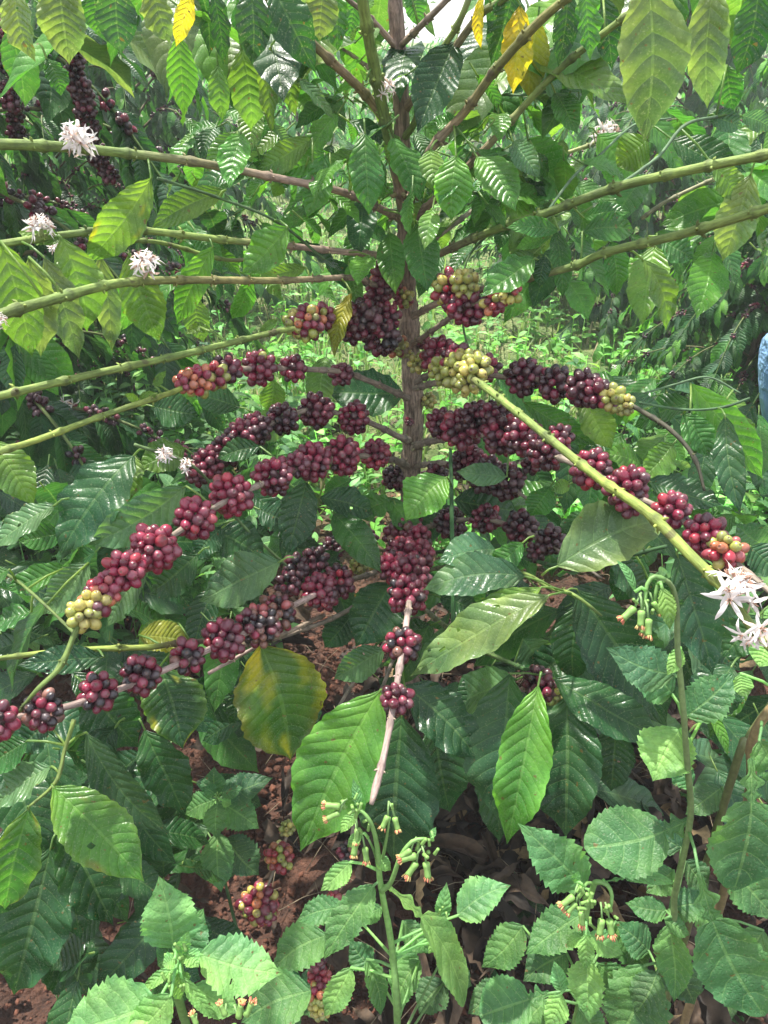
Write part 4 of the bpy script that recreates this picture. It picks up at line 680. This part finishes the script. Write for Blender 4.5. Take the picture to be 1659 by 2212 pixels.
# filler leaves of the same tree, kept off the openings where soil and litter show
OPEN = [(850,-300,1030,70),(1405,-300,1545,110),(560,1380,740,1600),(290,1220,440,1330),(560,1640,740,2212),(430,1560,560,2212),(900,1640,1250,2212),(400,620,830,1000),(930,560,1659,800),(0,780,420,1000),(205,2000,300,2212),(600,1200,900,1400)]
def fill(n, x0, x1, y0, y1, d0, d1, cols, l0, l1):
    k = 0; tries = 0
    while k < n and tries < n*20:
        tries += 1
        x = rng.uniform(x0, x1); y = rng.uniform(y0, y1)
        if any(a < x < c and b < y < e for a, b, c, e in OPEN): continue
        d = rng.uniform(d0, d1); p = P(x, y, d)
        if p[2] < .06: continue
        l = rng.uniform(l0, l1); an = rng.uniform(0, 2*pi); dr = nrm(R_*cos(an)*.9+np.array([0, sin(an), 0])*.7-Z*rng.uniform(.3, 1.1)); T = p+dr*l
        if T[2] < .03: continue
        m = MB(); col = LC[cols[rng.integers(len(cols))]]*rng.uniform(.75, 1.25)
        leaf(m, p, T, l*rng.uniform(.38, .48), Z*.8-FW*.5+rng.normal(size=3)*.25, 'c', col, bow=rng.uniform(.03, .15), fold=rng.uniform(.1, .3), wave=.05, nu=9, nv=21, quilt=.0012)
        a = nrm(p-T); tube(m, [p+a*.02, p, p-a*.005], [.0014]*3, (.12, .2, .06), 4)
        items.append((0, m, 'C', p)); k += 1
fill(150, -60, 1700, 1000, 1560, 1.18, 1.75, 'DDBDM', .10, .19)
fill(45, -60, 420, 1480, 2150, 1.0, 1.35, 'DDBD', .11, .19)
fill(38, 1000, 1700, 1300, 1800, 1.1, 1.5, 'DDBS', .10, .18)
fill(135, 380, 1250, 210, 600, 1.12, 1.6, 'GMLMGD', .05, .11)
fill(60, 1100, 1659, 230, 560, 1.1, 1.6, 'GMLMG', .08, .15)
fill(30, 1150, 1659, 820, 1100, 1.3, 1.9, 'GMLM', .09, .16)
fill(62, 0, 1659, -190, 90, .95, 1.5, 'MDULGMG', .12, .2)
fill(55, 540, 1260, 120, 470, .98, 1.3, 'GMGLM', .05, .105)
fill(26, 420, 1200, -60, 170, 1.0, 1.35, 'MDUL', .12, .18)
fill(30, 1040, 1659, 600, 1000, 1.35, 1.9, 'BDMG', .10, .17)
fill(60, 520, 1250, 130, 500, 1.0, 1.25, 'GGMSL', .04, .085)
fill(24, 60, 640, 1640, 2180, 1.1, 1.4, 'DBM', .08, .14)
items.sort(key=lambda t: -t[0])
fol = MB()
for k, (ar, m, nb, B) in enumerate(items):
    if k < 99: m.build('leaf', M_LEAF, BOBJ[nb], origin=B)
    else: fol.merge(m)
o = fol.build('foliage', M_LEAF, tree, origin=tuple(root)); o['kind'] = 'stuff'
# ================================================================ WEEDS
GS = (.17, .33, .09)
def head(mb, p, ax, s, bud=False):
    ax = nrm(ax); O = np.array([p+ax*s*t for t in (0, .08, .3, .6, .85, 1.)]); r = np.array([.12, .24, .23, .20, .21, .22])*s*(.85 if bud else 1)
    tube(mb, O, r, (.20, .36, .09), 9, .1)
    if bud: return
    e1 = nrm(np.cross(ax, [.2, .5, .8])); e2 = np.cross(ax, e1)
    for k in range(24):
        a = rng.uniform(0, 6.28); q = rng.random()**.5; d = (cos(a)*e1+sin(a)*e2)*q*.2*s; b = p+ax*s*.95+d; t = b+ax*s*rng.uniform(.16, .34)+d*.7
        tube(mb, [b, (b+t)/2, t], [s*.035, s*.045, s*.04], (.62, .20, .12) if rng.random() < .5 else (.62, .46, .18), 4)
def weed(name, foot, label, stems, leaves, heads=(), buds=(), group=None):
    """stems: [pts(px,py,d)], radius m, colour; leaves: (bx,by,tx,ty,w,d,colour,kind[,dtip])"""
    e = empty(name, foot, label, 'weed', group); lines = []
    st = []
    for pts, r0, r1, col in stems:
        X = [np.array(q) if isinstance(q, np.ndarray) else P(*q) for q in pts]; mb = MB(); n = len(X)
        O, rr, cc = spline(X, list(np.linspace(r0, r1, n)), [np.array(col)*(1-.25*math.sin(i*1.7)) for i in range(n)], .006); tube(mb, O, rr, cc, 8, .12)
        st.append((mb.build('stem', M_GREEN, e, origin=X[0]), O))
    for t in leaves:
        bx, by, tx, ty, wd, d, ck, kd = t[:8]; dt = t[8] if len(t) > 8 else 0.; B = P(bx, by, d); T = P(tx, ty, d+dt+rng.uniform(-.01, .01)); W = wd*d/F
        c = LC[ck]*rng.uniform(.88, 1.15); m = MB()
        leaf(m, B, T, W*.98, blade_normal(B, T, rng.normal()*.22, rng.uniform(.55, .9)), kd, c, bow=rng.uniform(.02, .12), fold=rng.uniform(.02, .2), wave=.035, nu=11, nv=66, quilt=W*.02, side=rng.uniform(-.07, .07), holes=1 if rng.random() < .3 else 0, edge=c*1.25)
        Lp = np.vstack([o_ for _, o_ in st]); dd = np.linalg.norm(Lp-B, axis=1); q = Lp[dd.argmin()]
        if dd.min() < .11: tube(m, [q, (q+B)/2+Z*.004, B, B+(T-B)*.05], [.0019, .0016, .0016, .001], c*1.2+.03, 5)
        m.build('leaf', M_WEED, e, origin=B)
    for (x, y, d, ox, oy, s) in heads:
        mb = MB(); p = P(x, y, d); q = P(x+ox, y+oy, d); head(mb, p, q-p, s*1.08*d/F); a = P(x-ox*.8-6, y-abs(oy)*.8-14, d+.004); tube(mb, [a, (a+p)/2+Z*.003, p], [.0011]*3, (.2, .34, .12), 5)
        mb.build('flower_head', M_GREEN, e, origin=p)
    if buds:
        for (x, y, d, s) in buds: mb = MB(); p = P(x, y, d); head(mb, p, nrm(Z+rng.normal(size=3)*.5), s*d/F, True); mb.build('bud', M_GREEN, e, origin=p)
def gp(px, py):                    # the ground point below a pixel's ray
    r = ray(px, py); return CAM+r*(CAM[2]/-r[2])
def under(px, py, d, dx=0, dy=0): p = P(px, py, d).copy(); p[2] = -.05; p[0] += dx; p[1] += dy; return p
f = under(395, 2100, .80)
weed('weed_plant', tuple(f), 'pale green broad leaved weed with serrated leaves at the lower left corner',
 [([f, (395, 2190, .83), (390, 2110, .80), (385, 2050, .78)], .0055, .0035, GS)],
 [(374,2048,343,1892,135,.80,'W','s'),(432,2062,612,2103,132,.79,'W','s'),(392,2062,440,1962,112,.86,'w','s'),(380,2060,340,2085,120,.87,'w','s'),(338,2168,125,2240,165,.76,'W','s'),(376,2092,303,2142,30,.78,'W','s'),
  (370,2150,262,2250,95,.75,'W','s'),(392,2110,476,2206,34,.77,'W','s'),(418,2130,522,2186,70,.82,'W','s'),(395,2065,408,2010,34,.77,'W','s'),(378,2070,350,2085,40,.76,'W','s'),(400,2060,430,2090,44,.77,'W','s'),(385,2100,390,2160,50,.79,'W','s')],
 (), [(x, y, .765, 20) for x, y in ((375,2062),(388,2050),(395,2068),(380,2080),(402,2055),(365,2125),(385,2130),(372,2145),(395,2140),(358,2118))])
f = under(520, 2230, .72)
weed('weed_plant', tuple(f), 'weed with orange tipped buds poking up at the bottom edge left of centre', [([f, (520, 2300, .74), (505, 2215, .72)], .004, .003, GS)],
 [(500,2230,455,2245,30,.72,'W','s')], [(488,2195,.72,-8,-16,26),(515,2200,.72,4,-20,30),(530,2195,.72,8,-16,30),(425,2215,.72,-6,-14,24)])
f = under(470, 1760, 1.15)
weed('weed_plant', tuple(f), 'small dark green whorled weed growing from bare soil below the yellow leaf',
 [([f, (470, 1830, 1.2), (470, 1730, 1.12)], .003, .002, (.07, .17, .07))],
 [(470,1722,463,1655,58,1.12,'w','s'),(470,1735,468,1812,56,1.10,'w','s'),(462,1728,400,1760,60,1.14,'w','s'),(478,1722,590,1680,78,1.15,'b','s'),(480,1735,560,1790,80,1.13,'w','s'),(470,1800,478,1928,78,1.18,'w','s'),(490,1810,560,1890,90,1.2,'b','s'),
  (450,1790,330,1850,70,1.2,'b','s'),(465,1715,440,1700,34,1.1,'w','s'),(478,1712,525,1700,40,1.1,'w','s'),(480,1728,500,1738,26,1.09,'W','s'),(430,1770,380,1700,60,1.25,'b','s')],
 (), [(467,1722,1.09,9),(474,1728,1.09,9),(463,1730,1.09,9),(470,1716,1.09,9)])
f = under(850, 2100, .80, 0, .05)
weed('flowering_weed', tuple(f), 'slender weed with nodding red tipped flower heads in front of the bare branch end',
 [([f, (858, 2240, .86), (848, 2060, .82), (822, 1910, .79), (815, 1830, .77), (800, 1775, .76), (775, 1745, .76)], .0046, .0017, GS),
  ([P(824, 1925, .79), (845, 1905, .78), (865, 1850, .765), (890, 1818, .76), (915, 1812, .76), (935, 1815, .76), (932, 1795, .76)], .003, .0012, GS),
  ([P(820, 1890, .79), (835, 1810, .77), (842, 1765, .765)], .002, .0012, GS), ([P(818, 1900, .79), (812, 1850, .78), (795, 1810, .77)], .002, .0012, GS)],
 [(808,1912,700,2072,88,.79,'w','s'),(757,1862,692,1925,52,.80,'W','s'),(835,1912,1003,2172,105,.80,'P','x',.03),(988,1978,1104,1912,88,.84,'W','s'),(905,2075,855,2185,80,.90,'w','s'),(792,2072,822,2195,60,.84,'w','s'),(758,2090,700,2195,66,.85,'W','s'),
  (705,2020,585,2100,105,.98,'w','s'),(672,2140,520,2210,125,.92,'w','s'),(775,1745,762,1680,26,.77,'W','s'),(932,1812,942,1786,16,.76,'W','s'),(770,1760,735,1800,30,.78,'W','s'),(950,1990,965,1905,40,.86,'W','s'),(960,2010,925,2060,44,.86,'W','s'),(950,2030,990,2060,34,.84,'W','s'),(745,1960,640,1990,70,.9,'w','s'),(800,2090,755,2030,60,.88,'w','s'),(870,1990,930,2060,60,.9,'w','s'),(845,2050,900,2120,70,.92,'w','s'),(825,1960,770,1990,46,.82,'w','s'),(950,2080,1020,2130,70,.95,'b','s'),(960,2120,905,2190,80,.95,'b','s'),(780,1800,750,1830,26,.77,'W','s'),(812,1850,845,1880,30,.78,'W','s')],
 [(735,1742,.76,-26,-2,30),(733,1755,.76,-24,12,28),(770,1815,.77,-6,30,30),(788,1830,.77,4,30,28),(772,1790,.77,-2,24,26),(838,1762,.765,-10,22,26),(852,1765,.765,6,22,26),(900,1848,.76,-30,8,32),(900,1862,.76,-16,24,32),(920,1862,.755,4,28,32),(888,1835,.76,-22,16,26)],
 [(760,1740,.76,20),(745,1748,.765,22),(768,1768,.765,22),(778,1740,.765,18),(765,1728,.765,16),(795,1795,.77,18),(782,1800,.77,18),(910,1825,.76,22),(900,1838,.765,22),(915,1845,.755,22),(775,1752,.76,20),(752,1760,.76,18),(785,1775,.765,18),(848,1750,.765,16),(925,1840,.76,22),(938,1846,.76,20),(928,1828,.76,18),(950,1975,.85,14),(965,1985,.85,14),(958,1960,.85,14)])
f = under(1275, 2100, .85)
weed('flowering_weed', tuple(f), 'weed with two drooping orange flower bunches low on the right of centre',
 [([f, (1268, 2100, .86), (1262, 2000, .82), (1280, 1920, .79), (1290, 1905, .78), (1312, 1912, .775), (1322, 1935, .775), (1318, 1965, .775)], .0045, .0016, GS),
  ([P(1285, 1910, .79), (1268, 1908, .78), (1256, 1925, .775)], .0022, .0014, GS)],
 [(1265,1920,1118,1778,118,.80,'W','s'),(1305,1905,1456,1906,30,.78,'W','x'),(1266,2018,1264,2097,40,.80,'W','s'),(1272,2020,1347,2062,56,.81,'W','s'),(1262,2020,1222,2045,32,.81,'W','s'),(1270,2070,1272,2208,95,.82,'W','s'),(1212,2140,1196,2074,40,.83,'W','s'),(1212,2146,1180,2225,58,.83,'W','s'),
  (1188,2145,1036,2195,130,.88,'w','x'),(1256,1975,1135,2062,100,.92,'w','s'),(1240,1905,1250,1880,22,.78,'W','s'),(1225,2060,1130,2120,90,.92,'b','s'),(1290,2080,1360,2170,80,.9,'w','s'),(1180,2160,1090,2225,80,.9,'w','s'),(1250,2180,1300,2240,70,.84,'w','s'),(1075,2120,1010,2190,70,.96,'b','s'),(1330,1990,1400,2090,90,.92,'w','s'),(1130,2000,1040,2090,90,.98,'w','s')],
 [(1240,1935,.77,-18,14,30),(1255,1968,.77,2,22,28),(1300,1985,.77,-4,28,32),(1316,1985,.77,4,28,32),(1245,1950,.77,-14,16,26)],
 [(1250,1938,.77,22),(1262,1930,.765,20),(1244,1928,.77,18),(1268,1962,.765,24),(1284,1952,.77,20),(1320,1968,.77,22),(1306,1968,.77,20),(1262,1942,.77,24),(1272,1950,.77,24),(1278,1960,.77,22),(1255,1952,.765,20),(1312,1975,.77,18),(1328,1980,.77,18),(1275,2000,.78,18),(1288,2008,.78,18)])
f = under(1430, 2040, .86)
weed('flowering_weed', tuple(f), 'tall weed with arched stem and hanging red tipped heads below the big white blossom',
 [([f, (1432, 2080, .86), (1458, 1930, .81), (1480, 1830, .775), (1492, 1750, .75), (1484, 1640, .72), (1473, 1500, .69), (1464, 1400, .67), (1462, 1310, .66), (1452, 1268, .655), (1436, 1252, .65), (1420, 1258, .65)], .0040, .0018, (.15, .22, .08)),
  ([P(1436, 1253, .65), (1415, 1245, .65), (1398, 1262, .65), (1392, 1310, .65)], .0026, .0014, GS), ([P(1434, 1254, .65), (1420, 1262, .65), (1414, 1300, .65)], .0022, .0013, GS)],
 [(1458,1458,1308,1398,105,.70,'S','s'),(1452,1500,1350,1430,120,.74,'w','s'),(1482,1548,1585,1452,105,.72,'w','s'),(1470,1575,1410,1688,125,.74,'W','s'),(1372,1278,1332,1210,20,.65,'W','n'),(1430,1270,1447,1362,40,.645,'P','s'),(1495,1768,1262,1832,150,.78,'w','x'),
  (1472,1832,1384,1768,76,.84,'b','s'),(1530,1530,1572,1632,26,.76,'G','n'),(1440,1968,1350,1950,62,.84,'w','s'),(1445,1965,1545,1958,78,.84,'w','s'),(1446,1998,1456,2165,92,.83,'w','s'),(1435,1985,1490,2020,40,.82,'w','s'),(1510,1888,1652,2195,165,.72,'w','x'),(1392,2085,1325,2250,150,.86,'w','s'),
  (1402,2055,1330,1995,76,.9,'w','s'),(1470,1400,1440,1460,40,.68,'W','s'),(1455,1880,1395,1930,70,.86,'w','s'),(1500,1960,1570,2060,80,.86,'w','s'),(1440,2060,1500,2170,90,.88,'b','s'),(1420,2100,1370,2190,80,.85,'b','s'),(1480,1860,1530,1930,70,.88,'b','s'),(1495,1700,1440,1640,60,.8,'w','s')],
 [(1372,1312,.65,-24,22,34),(1386,1318,.645,-2,28,32),(1400,1336,.645,0,32,34),(1410,1300,.65,10,14,26),(1392,1340,.655,-4,26,26)],
 [(1378,1305,.65,18),(1396,1308,.65,16),(1408,1325,.65,20),(1418,1318,.655,20)])
f = under(1640, 1900, .85)
weed('weed_plant', tuple(f), 'big leaved weed with two thick brown stems at the right edge',
 [([f, (1600, 1800, .9), (1625, 1600, .85), (1690, 1500, .82)], .006, .005, (.22, .16, .08)), ([under(1560,1900,.95), (1575, 1700, .92), (1620, 1590, .9), (1700, 1480, .88)], .005, .005, (.14, .16, .06))],
 [(1622,1638,1585,1925,175,.74,'w','x'),(1600,1455,1605,1505,52,.8,'W','n'),(1655,1385,1640,1440,70,.78,'W','n'),(1560,1850,1680,1990,110,.86,'w','s'),(1640,1600,1700,1720,90,.8,'w','s'),(1560,1700,1480,1760,70,.95,'b','s'),(1590,2020,1500,2060,70,.95,'b','s'),(1650,2010,1570,2120,90,.95,'w','s')])
# little seedlings on the ground
def seedling(px, py, s, lab, ck='w'):
    f = gp(px, py); f[2] = -.03; e = empty('weed_seedling', tuple(f), lab, 'weed', 'small weed seedlings on the ground'); mb = MB(); top = f+Z*s*.8+rng.normal(size=3)*.01
    tube(mb, [f, (f+top)/2, top], [.0022, .0018, .001], (.14, .25, .08), 5); mb.build('stem', M_GREEN, e, origin=f); mb = MB()
    for k in range(9):
        a = k*2.4; q = f+(top-f)*(.35+.65*k/9); l = s*rng.uniform(.4, .7)*(1.1-.5*k/9); T = q+np.array([cos(a)*l, sin(a)*l, rng.uniform(-.1, .4)*l])
        leaf(mb, q, T, l*.5, Z+rng.normal(size=3)*.15, 's' if ck != 'n' else 'n', LC['w' if ck == 'n' else ck]*rng.uniform(.8, 1.25), nu=5, nv=28, quilt=.0006)
    mb.build('leaves', M_WEED, e, origin=top)
for a in [(1120,1960,.10,'round leaved seedling in the dark litter left of the orange flower bunches','b'),(1080,2150,.09,'tiny seedling on the litter at the bottom right of centre','w'),(60,770,.32,'leafy green weed at the left edge under the hanging leaves','w'),
          (130,860,.34,'leafy weed with drooping leaves at the left under the two bare branches','b'),(420,860,.36,'dense dark weed behind the leftmost berry cluster string','b'),(260,900,.30,'thin flowering weed in the shade left of the white blossom','w'),
          (330,1310,.08,'ferny seedling on the soil patch between the left berry branches','n'),(1000,760,.22,'sunlit weed right of the trunk in the grass','W'),(1180,720,.25,'bright weed in the sunny strip behind the right berry branch','W'),
          (530,700,.25,'sunny weed left of the multi coloured berry cluster','W'),(1330,900,.25,'green weed in front of the dark right bush','w'),(640,2180,.12,'low weed at the bottom edge beside the orange berry string','w'),(1560,2190,.12,'small round leaved weed at the bottom right corner','w')]: seedling(*a)
bpy.ops.mesh.primitive_cube_add(size=1); hz = bpy.context.object; hz.name = 'haze'; hz.scale = (60, 36, 8.2); hz.location = (0, 14, 2.9); obj_tag(hz, 'thin haze volume added to imitate a pale lens veil over the coffee field', 'haze', kind='stuff')  # added haze volume; its veil mostly stands for lens glare
gz = G('veil_haze'); pv = gz.n('ShaderNodeVolumePrincipled'); pv.inputs['Color'].default_value = (.95, .97, 1, 1); pv.inputs['Density'].default_value = .0075; gz.t.links.new(pv.outputs[0], gz.o.inputs['Volume']); hz.data.materials.append(gz.m)
# ================================================================ THE PERSON (crouching, only a jeans knee reaches into the picture)
def person():
    kx = P(1672, 722, 1.8); g = np.array([kx[0]-.02, kx[1], 0.])
    e = empty('person', tuple(g), 'person in light blue jeans crouching at the right edge, one knee in view', 'person')
    pr = bpy.data.materials.new
    def skin(name, J, E, mat, root=0, sub=2):
        me = bpy.data.meshes.new(name); me.from_pydata([tuple(np.array(p)) for p, r in J], E, []); o = bpy.data.objects.new(name, me); scn.collection.objects.link(o); o.parent = e
        m = o.modifiers.new('skin', 'SKIN'); s = o.modifiers.new('sub', 'SUBSURF'); s.levels = sub; s.render_levels = sub
        for k, (p, r) in enumerate(J):
            v = me.skin_vertices[0].data[k]; v.radius = (r, r) if not isinstance(r, tuple) else r; v.use_root = k == root
        me.materials.append(mat); return o
    gj = G('denim'); n = gj.noise(14, 4); wv = gj.n('ShaderNodeTexWave'); wv.inputs['Scale'].default_value = 260; gj.put(wv.inputs['Vector'], gj.pos())
    cj = gj.mix(gj.ss(n, .3, .7), (.14, .28, .52), (.25, .43, .68)); dn = gj.done(gj.bsdf(cj, .85, gj.bump(gj.math('ADD', gj.math('MULTIPLY', n, 4.), gj.math('MULTIPLY', wv.outputs[0], .05)), .8, .012)))
    gs = G('skin'); ns = gs.noise(30, 3); sk = gs.done(gs.bsdf(gs.mix(ns, (.28, .14, .08), (.38, .20, .12)), .5, gs.bump(ns, .2, .002), Subsurface_Weight=.1))
    gc = G('shirt'); nc = gc.noise(16, 3); st = gc.done(gc.bsdf(gc.mix(nc, (.35, .35, .33), (.5, .5, .47)), .85, gc.bump(nc, .6, .01)))
    gh = G('straw'); nh = gh.noise(120, 3); hm = gh.done(gh.bsdf(gh.mix(nh, (.35, .25, .12), (.55, .42, .22)), .8, gh.bump(nh, .6, .002)))
    K = kx-g; kz = K[2]
    # body: one continuous skinned figure facing -x, squatting
    hip = np.array([.42, .10, .28])
    J = [(hip, (.15, .13)), ((.33, .10, .46), (.13, .15)), ((.24, .10, .66), (.13, .17)), ((.20, .10, .78), .07), ((.17, .10, .85), .055), ((.13, .10, .93), (.085, .075)), ((.13, .10, 1.01), (.088, .078)),
         ((.20, -.08, .74), .062), ((.16, -.17, .52), .047), ((.13, -.13, .33), .036), ((.12, -.12, .27), .032),
         ((.20, .28, .74), .062), ((.26, .40, .52), .047), ((.30, .36, .34), .036), ((.28, .35, .28), .032),
         ((.38, .0, .26), .11), ((.03, -.02, kz), .072), ((.33, -.02, .10), .05), ((.29, -.02, .04), .042), ((.15, -.02, .03), .035),
         ((.44, .22, .26), .11), ((.24, .30, kz-.02), .072), ((.42, .28, .10), .05), ((.38, .28, .04), .042), ((.24, .29, .03), .035)]
    J = [(np.array(p, float)+np.array([.17*(1 <= i <= 14), 0, 0]), r) for i, (p, r) in enumerate(J)]
    E = [(0, 1), (1, 2), (2, 3), (3, 4), (4, 5), (5, 6), (2, 7), (7, 8), (8, 9), (9, 10), (2, 11), (11, 12), (12, 13), (13, 14), (0, 15), (15, 16), (16, 17), (17, 18), (18, 19), (0, 20), (20, 21), (21, 22), (22, 23), (23, 24)]
    skin('body', J, E, sk)
    grow = .014
    jl = [(J[0][0], (.175, .15)), (J[15][0], .13), (J[16][0]+[-.005, 0, .005], .088), ((J[16][0]+J[17][0])/2, .074), (J[17][0]+[0, 0, .02], .066), (J[20][0], .13), (J[21][0], .088), ((J[21][0]+J[22][0])/2, .074), (J[22][0]+[0, 0, .02], .066), (np.array([.46, .10, .40]), (.15, .16))]
    skin('jeans', jl, [(0, 1), (1, 2), (2, 3), (3, 4), (0, 5), (5, 6), (6, 7), (7, 8), (0, 9)], dn)
    sh = [(np.array([.46, .10, .42]), (.165, .175)), (J[2][0], (.15, .19)), (J[3][0]-[0, 0, .03], .10), (J[7][0], .078), (J[8][0], .062), (J[9][0]*.6+J[8][0]*.4, .052), (J[11][0], .078), (J[12][0], .062), (J[13][0]*.6+J[12][0]*.4, .052)]
    skin('shirt', sh, [(0, 1), (1, 2), (1, 3), (3, 4), (4, 5), (1, 6), (6, 7), (7, 8)], st)
    for q in (10, 14):      # hands with five fingers
        w0 = J[q][0]; d = nrm(J[q][0]-J[q-1][0]); pm_ = w0+d*.05; HJ = [(w0, .024), (pm_, (.036, .018))]; HE = [(0, 1)]
        for i in range(5):
            yo = (i-2)*.018; le = [.05, .072, .08, .074, .058][i]; a = len(HJ); bdir = d+np.array([0, (i-2)*.12, 0])+(np.array([0, -.7, -.1]) if i == 0 else 0); bdir = nrm(bdir)
            b = pm_+np.array([0, yo, 0])+(-d*.025 if i == 0 else 0); HJ += [(b, .010), (b+bdir*le*.5, .009), (b+nrm(bdir+[0, 0, -.5])*le*.98, .007)]; HE += [(1, a), (a, a+1), (a+1, a+2)]
        skin('hand', HJ, HE, sk)
    mb = MB(); c = np.array([.30, .10, 1.035]); th = np.linspace(0, 2*pi, 24, endpoint=False)
    prof = [(.20, -.035), (.205, -.03), (.13, .0), (.095, .005), (.092, .05), (.075, .085), (.03, .10), (.001, .10)]
    V = np.array([[c[0]+r*cos(t)*1.05, c[1]+r*sin(t), c[2]+z+.01*sin(2*t)*(r > .15)] for r, z in prof for t in th]); n = 24; k = np.arange(n); k2 = (k+1) % n
    mb.add(V, [np.vstack([np.stack([i*n+k, i*n+k2, (i+1)*n+k2, (i+1)*n+k], 1) for i in range(len(prof)-1)])], (.5, .4, .2)); mb.build('hat', hm, e, local=True)
    mb = MB(); f0 = np.array([.215, .10, .96])      # face: nose, eyes, mouth, ears
    tube(mb, [f0+[.01, 0, .02], f0+[-.018, 0, -.008], f0+[.005, 0, -.016]], [.008, .013, .009], (.33, .17, .10), 8)
    for sg in (-1, 1): berry(mb, f0+[.012, sg*.03, .022], .011, np.array([-1., 0, 0]), np.array([.5, .48, .45])); tube(mb, [np.array([.305, .10+sg*.078, .94]), np.array([.31, .10+sg*.088, .97]), np.array([.305, .10+sg*.08, .995])], [.008, .013, .008], (.33, .17, .10), 6)
    tube(mb, [f0+[.012, -.022, -.035], f0+[-.002, 0, -.037], f0+[.012, .022, -.035]], [.003, .006, .003], (.30, .09, .07), 6)
    gf = plain_mat('face_skin', .5, 60, .1, .0005); mb.build('face', gf, e, local=True)
    for sg, xo in ((-.02, .19), (.29, .28)):   # shoes
        mb = MB(); O, rr, cc = spline([[.16+xo, sg, .045], [.08+xo, sg, .045], [xo, sg, .035], [xo-.09, sg, .03]], [.042, .046, .044, .028], [(.05, .045, .04)]*4, .015); tube(mb, O, rr, cc, 12); mb.build('shoe', M_DRY, e, local=True)
person()
